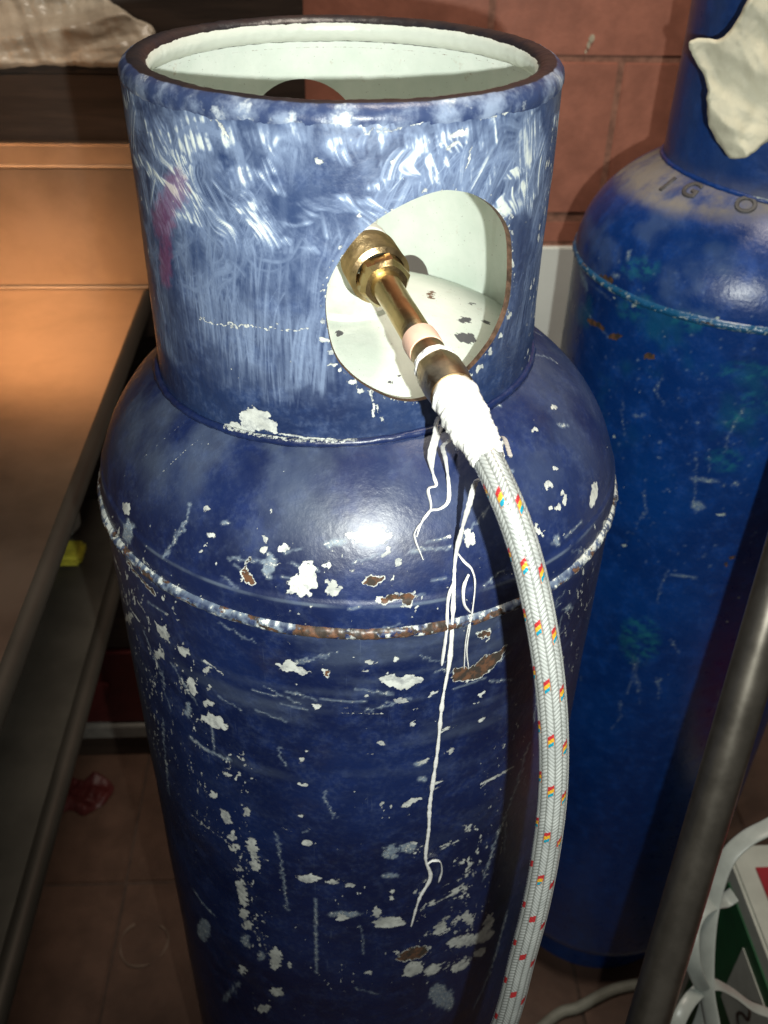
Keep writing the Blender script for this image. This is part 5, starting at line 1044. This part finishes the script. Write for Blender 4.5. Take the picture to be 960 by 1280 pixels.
# ------------------------------------------------------------------ the hose with its brass fittings
hose = empty("gas_hose", AX0, "braided white hose with coloured flecks and brass fittings, hanging down the front cylinder", "hose")
def at_hose(o): o.parent = hose; o.matrix_parent_inverse = Matrix.Translation(-AX0); return o
thr = []
for i in range(15):
    thr += [(-.012 + i * .0016, .0169), (-.012 + i * .0016 + .0008, .0178)]
nut = at_hose(lathe("coupling_nut", [(-.0135, .012), (-.0135, .0168)] + thr + [(.0115, .0180), (.013, .0150)], AX0, AXD, M_brass_dark, None, n=60))
hexn = lathe("hexagon_collar", [(.0125, .010), (.0128, .0146, .7), (.014, .0156, .8), (.0215, .0156, .8), (.0245, .0128, .4), (.0247, .009)], AX0, AXD, M_brass, None, n=72, rot=.25)
hexn.parent = nut
nut.location = nut.location + AXD * .009
at_hose(lathe("brass_tube", [(.028, .0080), (.034, .0096), (.038, .0086), (.060, .0083), (.094, .0083), (.0945, .008)], AX0, AXD, M_brass, None, n=48))
at_hose(lathe("tape_ring", [(.0935, .008), (.0938, .0096), (.098, .0099), (.104, .0097), (.1065, .0094), (.1068, .008)], AX0, AXD, M_pink, None, n=48))
at_hose(lathe("threaded_nipple", [(.1065, .008), (.107, .0090), (.1085, .0094), (.111, .0091), (.1135, .0095), (.116, .0091), (.1175, .0094), (.118, .008)], AX0, AXD, M_brass_dark, None, n=48))
def lumpy(amp, k, seed): return lambda S, A, L: 0
at_hose(sweep("thread_tape", [AX0 + AXD * s for s in (.1172, .119, .121, .1235)], .0005, .0115, 40, M_ptfe, None, radf=lambda S, A, L: .0096 + .0016 * np.sin(np.clip(S / L, 0, 1) * PI) ** .5 + (fbm(A * 3 + S * 300, S * 900, 5, 3) - .5) * .0026))
P1 = AX0 + AXD * .1485
at_hose(lathe("swivel_nut", [(.1225, .009), (.1228, .0112, .3), (.1245, .0122, .4), (.137, .0124, .4), (.140, .0121, .2), (.146, .0116), (.1465, .009)], AX0, AXD, M_brass_dark, None, n=72, rot=.5))
HOSE_PATH = [tuple(AX0 + AXD * .150), (.0455, -.2090, .1585)] + HOSE_PTS + [(.066, -.331, -.27), (.050, -.335, -.42), (.035, -.332, -.60), (.03, -.325, -.80), (.0, -.31, -1.0), (-.04, -.33, -1.15), (-.12, -.38, -1.203), (-.26, -.46, -1.209)]
def braid(S, A, L):
    nc = 12; t = A / (2 * PI) * nc; c = np.floor(t); x = t - c - .5
    sg = np.where(c % 2 == 0, 1, -1)
    ph = S * 1000 / 2.3 + sg * x * 1.5
    h = np.abs(np.sin(PI * ph)) ** .7 * np.cos(PI * x) ** .35
    return .0071 + .00042 * h
def braid_attr(S, A):
    nc = 12; t = A / (2 * PI) * nc; c = np.floor(t); x = t - c - .5
    ph = S * 1000 / 2.3 + np.where(c % 2 == 0, 1, -1) * x * 1.5
    groove = 1 - np.abs(np.sin(PI * ph)) * np.cos(PI * x) ** .35
    pitch = 31.0; s = (S * 1000 + pitch / nc * 2 * (t) * .5 - 6.0)
    row = (s - x * 5.5) % pitch
    on = (c % 2 == 0)
    k = np.where(on & (row < 6.9) & (np.abs(x) < .5 - .12 * np.abs(np.sin(PI * ph))), np.floor(row / 2.3) + 1, 0)
    low = S > .27 + .02 * np.sin(A * 3)
    k = np.where(low & (k == 3), 0, np.where(low & (k == 2), 1, k))
    return {"fleck": k, "groove": groove}
def hose_mat():
    m, nt, b = nodes_of("braided_hose"); g = G(nt)
    f = g.attr("fleck"); col = g.mix(g.ramp(g.noise(60, 4, .6), .3, .7), (.44, .46, .45), (.58, .60, .58))
    col = g.mix(g.math('MULTIPLY', g.ramp(g.attr("groove"), .35, .9), .75), col, (.14, .145, .13))
    for i, c in ((1, (.50, .035, .04)), (2, (.75, .42, .03)), (3, (.015, .30, .44))):
        col = g.mix(g.math('COMPARE', f, float(i), .45), col, c)
    nt.links.new(col, b.inputs["Base Color"]); b.inputs["Roughness"].default_value = .34
    b.inputs["Metallic"].default_value = .4; b.inputs["Coat Weight"].default_value = .35; b.inputs["Coat Roughness"].default_value = .3
    return m
at_hose(sweep("braided_tube", HOSE_PATH, .00045, .0076, 84, hose_mat(), None, radf=braid, attrsf=braid_attr))
def wrapr(S, A, L):
    t = S / L
    base = np.interp(t, [0, .05, .3, .55, .8, .97, 1], [.0098, .0115, .0116, .0106, .0091, .0078, .0073])
    return base + (fbm(A * 1.6 + S * 110, S * 260, 8, 3) - .5) * .0022 + (fbm(A * .6 + S * 60, S * 1500, 18, 3) - .5) * .0012 + .0007 * (((S / .0052 + A / (2 * PI) + .6 * np.sin(A + S * 200)) % 1.0) - .5)
WR = [tuple(AX0 + AXD * s) for s in (.1462, .150)] + [(.0455, -.2090, .1585), HOSE_PTS[0], tuple((np.array(HOSE_PTS[0]) + np.array(HOSE_PTS[1])) / 2)]
wrap = at_hose(sweep("tape_wrap", WR, .0006, .012, 56, M_ptfe, None, radf=wrapr))
starts = {'a': (.034, -.190, .150), 'j': (.037, -.194, .150), 'b': (.040, -.203, .146), 'c': (.046, -.212, .142), 'd': (.053, -.229, .138), 'k': (.064, -.228, .150)}
for kk, pts in STRANDS.items():
    pts = [Vector(p) for p in pts]
    if kk in starts:
        s0 = Vector(starts[kk]); n_ = min(4, len(pts) - 1)
        for i in range(n_):
            pts[i] = s0.lerp(pts[i], (i / n_) ** 1.0 * .85 + (.0 if i == 0 else .15))
        pts[0] = s0
    w_ = .0009 if kk in 'h' else (.0015 if kk in 'c' else .0010)
    if kk == 'd': w_ = .0012
    at_hose(sweep("tape_strand", pts, .0008, w_, 10, M_ptfe, None, flat=(1.1, .38), radf=lambda S, A, L, w_=w_: w_ * (.45 + 1.1 * fbm(S * 130, A * 0, 15, 3)) * np.interp(S / L, [0, .04, .93, 1], [.8, 1, .9, .35])))

# ------------------------------------------------------------------ the cylinder behind
RX, RY = .44, .40
rear = empty("gas_cylinder", (RX, RY, 0), "glossy darker blue gas cylinder by the tiled wall, with raised letters on its dusty shoulder", "gas cylinder", "blue gas cylinders")
specks(REAR_WEAR, 260, (-290, 60, -330, 40), .3, 1.5, kind='d')
specks(REAR_WEAR, 60, (-290, 60, -100, 60), .3, 1.4)
specks(REAR_WEAR, 60, (-290, 60, -500, -40), .3, 1.4)
for _ in range(26):
    u = random.uniform(-250, 60); s = random.uniform(-560, -60); L_ = random.uniform(12, 60)
    REAR_WEAR.append(('d', random.uniform(.4, 1.1), [u, s, u + random.uniform(-6, 10), s - L_ * .5, u + random.uniform(-8, 20), s - L_]))
U2 = ring_cols(1.9, -120, 60)
S2 = np.concatenate([np.arange(-600, -.5, 2.2), [0]])
lay = blank(S2, U2); paint(REAR_WEAR, U2, S2, lay)
uu, sg = np.meshgrid(U2, S2)
lay["teal"] = np.maximum(lay["teal"], .35 * sstep(.5, .75, fbm(uu * .02, sg * .02, 44, 4)) * sstep(-230, -10, sg))
shell_revolve("body", U2, S2, (np.full(len(S2), RB), S2 / 1000), lay, M_rear, rear, wob=.0012)
S3 = np.arange(0, _ss[-1] * 1000 - 3, 1.8)
lay = blank(S3, U2); paint(REAR_WEAR, U2, S3, lay)
uu, sg = np.meshgrid(U2, S3)
lay["dust"] = np.clip(sstep(84, 112, sg - .10 * (uu + 200) + 26 * (fbm(uu * .02, sg * .03, 45, 4) - .5)) * 1.15, 0, 1)
lay["wash"] = np.maximum(lay["wash"], .15 * sstep(.5, .8, fbm(uu * .03, sg * .03, 46, 4)))
r3, z3 = dome_at(S3 / 1000)
shell_revolve("shoulder", U2, S3, (r3, z3), lay, M_rear, rear, wob=.001)
def rear_bead(uu, ss, lay):
    n = fbm(uu * .12, ss * .3, 65, 4)
    lay["rust"][:] = np.clip((n - .5) * 1.4 + .22, 0, 1); lay["chip"][:] = np.clip((fbm(uu * .3, ss * .4, 66, 3) - .5) * 1.4 + .28, 0, 1)
    lay["teal"][:] = .4
weld_bead(rear, M_rear, ring_cols(1.6, -120, 60), rear_bead, 43)
tank_lower(rear, M_rear)
U4 = np.linspace(R(-240), R(120), 420, endpoint=False) * CR * 1000; Z4 = np.arange(82, 273, 3.0)
l4 = blank(Z4, U4); uu, zz = np.meshgrid(U4, Z4)
l4["dust"] = .5 * sstep(122, 96, zz); l4["wash"] = .12 * fbm(uu * .05, zz * .012, 47, 3)
oh = [(R(70) * CR * 1000 + 52 * math.cos(a), 190 + 55 * math.sin(a)) for a in np.linspace(0, 2 * PI, 60, endpoint=False)]
OX2 = .018
col2 = build_collar(rear, U4, Z4, [oh], l4, blank(Z4, U4), (M_rear, M_lining, M_edge), OX2)
build_rim(col2, OX2, M_rim, seed=9, n=200)
base_weld(rear, OX2, M_rear, seed=6)
lathe("valve", [(.125, .002), (.125, .028), (.136, .028), (.146, .018), (.20, .017), (.215, .011), (.217, .002)], (OX2, 0, 0), (0, 0, 1), M_brass_dark, rear, n=32)
# raised letters stamped on the shoulder
for ch, lu, ls in LETTERS:
    cu = bpy.data.curves.new("letter", 'FONT'); cu.body = ch; cu.size = .026; cu.extrude = .0008; cu.align_x = 'CENTER'; cu.align_y = 'CENTER'; cu.bevel_depth = .0009; cu.bevel_resolution = 1
    tmp = bpy.data.objects.new("letter_tmp", cu); sc.collection.objects.link(tmp)
    bpy.context.view_layer.update()
    dg = bpy.context.evaluated_depsgraph_get(); me = bpy.data.meshes.new_from_object(tmp.evaluated_get(dg))
    bpy.data.objects.remove(tmp)
    for v in me.vertices:
        s_ = ls / 1000 + v.co.y; r_, z_ = dome_at(s_); rl, _ = dome_at(ls / 1000)
        th = lu / (RB * 1000) + v.co.x / rl
        nrm = Vector((z_ * 0 + r_ / RB ** 2, 0, z_ / HD ** 2)).normalized()
        rr = r_ + nrm.x * v.co.z; zz_ = z_ + nrm.z * v.co.z
        v.co = (rr * math.sin(th), -rr * math.cos(th), zz_)
    me.materials.clear(); me.materials.append(simple_mat("stamped_letter_paint", (.085, .08, .08), .5))
    o = bpy.data.objects.new("raised_letter", me); link(o, rear)

# ------------------------------------------------------------------ crumpled bags
def crumpled(name, outline, step, place, thick, amp, seed, mat, parent=None, lean=0.0):
    """closed crumpled sheet: outline in mm on a local plane, place(u, v, h) -> point"""
    P = round_poly(outline, 2.0); P = P + np.stack([fbm(P[:, 0] * .09, P[:, 1] * .09, seed, 3) - .5, fbm(P[:, 0] * .09 + 7, P[:, 1] * .09, seed, 3) - .5], -1) * 5
    us = np.arange(P[:, 0].min() - step, P[:, 0].max() + 2 * step, step); vs = np.arange(P[:, 1].min() - step, P[:, 1].max() + 2 * step, step)
    uu, vv = np.meshgrid(us, vs); c_u, c_v = np.meshgrid((us[:-1] + us[1:]) / 2, (vs[:-1] + vs[1:]) / 2)
    live = inside_poly(c_u, c_v, P)
    nr, nc = uu.shape
    touch = np.zeros(uu.shape, int); dead = np.zeros(uu.shape, int)
    for a in (0, 1):
        for b_ in (0, 1):
            touch[a:nr - 1 + a, b_:nc - 1 + b_] += live; dead[a:nr - 1 + a, b_:nc - 1 + b_] += ~live
    bnd = (touch > 0) & (dead > 0); bi = np.where(bnd)
    qx, qy = nearest_on(uu[bi], vv[bi], P); uu[bi] = qx; vv[bi] = qy
    nx, ny = nearest_on(uu.ravel(), vv.ravel(), P); d = np.hypot(uu.ravel() - nx, vv.ravel() - ny).reshape(uu.shape)
    round_ = np.sqrt(np.clip(1 - (1 - np.clip(d / (.25 * thick), 0, 1)) ** 2, 0, 1))
    # crumpled film: folded in many directions, so the height is a sum of sharp creases
    rs = random.Random(seed); cr = 0 * uu; wt = 0
    for i in range(9):
        an = lean + rs.uniform(-.75, .75); f = rs.uniform(.008, .022) * (1.5 if i > 5 else 1); w_ = rs.uniform(.6, 1) / (1.6 if i > 5 else 1)
        q_ = (uu * math.cos(an) + vv * math.sin(an)) * f + rs.random() * 4 + .7 * fbm(uu * .012 + i * 5, vv * .012, seed + i, 2)
        cr = cr + w_ * (1 - 2 * np.abs(2 * (q_ - np.floor(q_)) - 1)); wt += w_ ** 2
    for i in range(5):
        an = lean + rs.uniform(-1.2, 1.2); f = rs.uniform(.035, .07)
        q_ = (uu * math.cos(an) + vv * math.sin(an)) * f + rs.random() * 4 + 1.1 * fbm(uu * .02 + i * 5, vv * .02, seed + 40 + i, 2)
        cr = cr + .22 * (1 - 2 * np.abs(2 * (q_ - np.floor(q_)) - 1)) * sstep(.35, .65, fbm(uu * .02, vv * .02, seed + 60 + i, 2))
    cr = cr / math.sqrt(wt) * .35
    h = round_ * (thick * .55 + amp * cr * 2.0); hb = -round_ * (thick * .3)
    V = np.vstack([place(uu.ravel(), vv.ravel(), h.ravel()), place(uu.ravel(), vv.ravel(), hb.ravel())])
    idx = np.arange(nr * nc).reshape(nr, nc); q = np.stack([idx[:-1, :-1], idx[:-1, 1:], idx[1:, 1:], idx[1:, :-1]], -1)[live]
    F = np.vstack([q, q[:, ::-1] + nr * nc])
    used = np.unique(F); remap = np.full(len(V), -1); remap[used] = np.arange(len(used))
    return np_mesh(name, V[used], remap[F], mat, parent)
# cream bag stuck on the rear collar: plane tangent to it, facing the front left
bc = np.array([.333, .268, .235]); bn = np.array([-.35, -.93, .12]); bn /= np.linalg.norm(bn)
bx = np.cross([0, 0, 1], -bn) * -1; bx = np.array([.93, -.35, 0]); bx /= np.linalg.norm(bx); by = np.cross(bn, bx); by *= np.sign(by[2])
def place_bag(u, v, h): return bc + np.outer(u / 1000, bx) + np.outer(v / 1000, by) + np.outer(h / 1000, bn)
BAG = [(-47, 4), (-21, 9), (-8, 31), (6, 62), (30, 78), (60, 60), (66, 5), (48, -44), (38, -66), (24, -81), (8, -86), (-6, -74), (-18, -54), (-23, -32), (-30, -19)]
o = crumpled("wrapping_bag", BAG, 1.6, place_bag, 10, 9, 33, M_cream, lean=.5)
tag(o, "crumpled cream wrapping bag stuck on the collar of the rear blue cylinder", "bag")

# ------------------------------------------------------------------ sink bench at the left
SX, SY, SZ = -.30, .795, -.20
sink = empty("sink_bench", (-.85, -.05, FLOOR), "stainless steel sink bench with an upstand, glowing orange under warm light, with a shelf below", "sink bench")
def at_sink(o): o.parent = sink; o.matrix_parent_inverse = Matrix.Translation((.85, .05, -FLOOR)); return o
at_sink(bm_obj("worktop", box_bm(-1.5, SX, -.95, SY, SZ - .03, SZ, .004, 3), M_steel))
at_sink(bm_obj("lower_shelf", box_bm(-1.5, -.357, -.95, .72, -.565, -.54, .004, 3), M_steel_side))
at_sink(sweep("shelf_edge", [(-.353, -.95, -.552), (-.353, 0, -.552), (-.353, .715, -.552)], .05, .0125, 16, M_bench_edge, None))
at_sink(bm_obj("upstand", box_bm(-1.5, SX + .004, SY + .001, SY + .016, SZ - .03, -.020, .003), M_steel))
lip = box_bm(-1.5, SX + .004, -.004, .012, 0, .034, .003)
bmesh.ops.rotate(lip, verts=lip.verts, cent=(0, 0, 0), matrix=Matrix.Rotation(R(3), 3, 'X'))
for v in lip.verts: v.co += Vector((0, SY + .004, -.021))
at_sink(bm_obj("upstand_lip", lip, M_steel))
at_sink(sweep("cove_bead", [(-1.5, SY - .001, SZ + .001), (-.9, SY - .001, SZ + .001), (SX, SY - .001, SZ + .001)], .05, .0035, 10, M_steel, None))
at_sink(sweep("fold_bead", [(-1.5, SY - .0005, -.0185), (-.9, SY - .0005, -.0185), (SX + .002, SY - .0005, -.0185)], .05, .0028, 10, M_steel, None))
at_sink(sweep("edge_roll", [(SX - .004, -.95, SZ - .012), (SX - .004, 0, SZ - .012), (SX - .004, SY - .01, SZ - .012)], .05, .0125, 16, M_bench_edge, None))
for (lx, ly) in ((-.62, .70), (-1.4, .70), (-.62, -.85), (-1.4, -.85)):
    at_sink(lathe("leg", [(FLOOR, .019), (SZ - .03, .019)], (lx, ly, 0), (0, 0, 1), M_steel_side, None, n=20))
# dark wooden ledge between the sink and the wall, with a board behind it
ledge = empty("wooden_ledge", (-.85, .85, FLOOR), "dark brown wooden ledge behind the sink, carrying a crumpled grey bag", "ledge")
def at_ledge(o): o.parent = ledge; o.matrix_parent_inverse = Matrix.Translation((.85, -.85, -FLOOR)); return o
at_ledge(bm_obj("front_board", box_bm(-1.5, -.13, .828, .852, -.30, .098, .003), M_wood))
at_ledge(bm_obj("top_board", box_bm(-1.5, -.12, .822, .872, .098, .112, .003), M_wood))
at_ledge(bm_obj("back_board", box_bm(-1.5, -.055, .874, .888, FLOOR, .75, .002), M_wood))
LB = [(-120, 0), (-60, 2), (0, 4), (60, 2), (95, 6), (112, 22), (122, 52), (96, 66), (70, 84), (20, 110), (-40, 118), (-100, 120), (-170, 100), (-180, 20)]
lc = np.array([-.375, .800, .108])
def place_lb(u, v, h): return lc + np.outer(u / 1000, [1, .0, 0]) + np.outer(v / 1000, [0, .42, .90]) + np.outer(h / 1000, [0, -.90, .42])
o = crumpled("plastic_bag", LB, 2.0, place_lb, 24, 11, 52, M_bag, lean=1.2)
tag(o, "limp grey plastic bag lying on the dark wooden ledge", "bag")

# ------------------------------------------------------------------ steel post, carton, straps and floor things
PB = Vector(PIPE_BASE); ax = Vector(PIPE_TOP) - PB
post = empty("steel_pipe", PB, "long dark steel pipe leaning across the front of the rear blue cylinder", "pipe")
lathe("tube", [(-.004, .0170), (ax.length, .0170), (ax.length + .001, .004)], (0, 0, 0), ax, M_post, post, n=64)
lathe("end_collar", [(0, .0171), (0, .0200), (.03, .0200), (.032, .0172)], (0, 0, 0), ax, M_post, post, n=32)

cart = empty("carton", (.66, -.02, FLOOR), "cream carton with a red top and green side, at the foot of the rear cylinder", "carton")
CT = -.75
cb = box_bm(-.146, .16, -.20, .188, 0, CT - FLOOR, .004)
bm_obj("box_body", cb, M_card, cart)
bm_obj("red_panel", box_bm(-.118, .14, -.17, .150, CT - FLOOR + .0005, CT - FLOOR + .003), M_red, cart)
bm_obj("green_panel", box_bm(-.1485, -.1465, -.185, .150, .04, CT - FLOOR - .030), M_green, cart)
bm_obj("side_label", box_bm(-.1505, -.1490, -.03, .07, .29, CT - FLOOR - .055), M_card, cart)
sweep("label_mark", [(-.1515, .030, 0.367), (-.1515, .012, 0.373), (-.1515, .006, 0.355), (-.1515, .020, 0.343), (-.1515, .026, 0.327), (-.1515, .012, 0.317)], .003, .0022, 8, M_wood, cart)
def at_px(o): return o
s1 = sweep("packing_strap", STRAP_A, .004, 1, 12, M_strap, None, flat=(.0095, .0016))
tag(s1, "long pale packing strap hanging over the edge of the red carton", "strap", "loose packing straps")
s2 = sweep("packing_strap", STRAP_B, .003, 1, 12, M_strap, None, flat=(.0085, .0014))
tag(s2, "short pale packing strap curled in a loop beside the red carton", "strap", "loose packing straps")
s3 = sweep("packing_strap", STRAP_C, .003, 1, 12, M_strap, None, flat=(.0075, .0014))
tag(s3, "twisted pale packing strap low in front of the green side of the carton", "strap", "loose packing straps")
fh = sweep("floor_hose", [(.22, .08, FLOOR + .009), (.329, .163, FLOOR + .009), (.375, .178, FLOOR + .0095), (.44, .205, FLOOR + .009), (.505, .214, FLOOR + .009), (.60, .212, FLOOR + .009), (.75, .215, FLOOR + .009)], .004, .009, 16, M_greyhose)
tag(fh, "thin grey hose lying on the floor below the rear cylinder", "hose")

# dim things under and beside the sink
rc = empty("crate", (-.54, .80, FLOOR), "dim red plastic crate with a grey base strip, on the floor by the back wall", "crate")
bm_obj("crate_wall", box_bm(-.11, .15, -.06, .07, .101, .305, .006), M_redplast, rc)
bm_obj("base_strip", box_bm(-.116, .156, -.068, .074, .066, .1005, .002), M_greyplast, rc)
bm_obj("crate_foot", box_bm(-.106, .146, -.056, .066, 0, .0655, .002), M_wood, rc)
bm_obj("handle_bar", box_bm(-.05, .07, -.074, -.0605, .20, .225, .002), M_redplast, rc)
dc = empty("crate", (-.54, .80, FLOOR + .3055), "dark brown crate stacked on the dim red one under the sink", "crate")
bm_obj("crate_wall", box_bm(-.10, .145, -.055, .065, 0, .19, .006), M_wood, dc)
bm_obj("crate_rim", box_bm(-.106, .151, -.061, .071, .1905, .208, .003), M_wood, dc)
RAG = [(-75, -20), (-40, -48), (5, -40), (30, -55), (70, -30), (82, 10), (50, 38), (20, 30), (-20, 52), (-62, 30)]
def place_rag(u, v, h_): return np.array([-.56, .643, FLOOR + .004]) + np.outer(u / 1000, [1, .1, 0]) + np.outer(v / 1000, [-.1, 1, 0]) + np.outer(np.maximum(h_, -3) / 1000, [0, 0, 1])
o = crumpled("cleaning_rag", RAG, 3.0, place_rag, 18, 12, 61, M_redplast, lean=.8)
tag(o, "crumpled dull red rag on the brown floor tiles beside the sink", "rag")
yb = bm_obj("sponge", box_bm(-.040, .040, -.024, .024, 0, .020, .006, 3), M_yellow); yb.location = (-.445, .56, -.5395)
pot = empty("pot", (-.47, .64, -.5398), "small pale grey pot beside the yellow sponge on the bench shelf", "pot")
lathe("pot_wall", [(0, .002), (0, .038), (.004, .042), (.055, .046), (.058, .048), (.058, .044), (.006, .039), (.006, .002)], (0, 0, 0), (0, 0, 1), M_card, pot, n=40)
lathe("pot_rim", [(.054, .0465), (.056, .0505), (.060, .0505), (.0615, .0465)], (0, 0, 0), (0, 0, 1), M_greyplast, pot, n=40)
tag(yb, "small yellow sponge lying on the steel shelf under the bench top", "sponge")
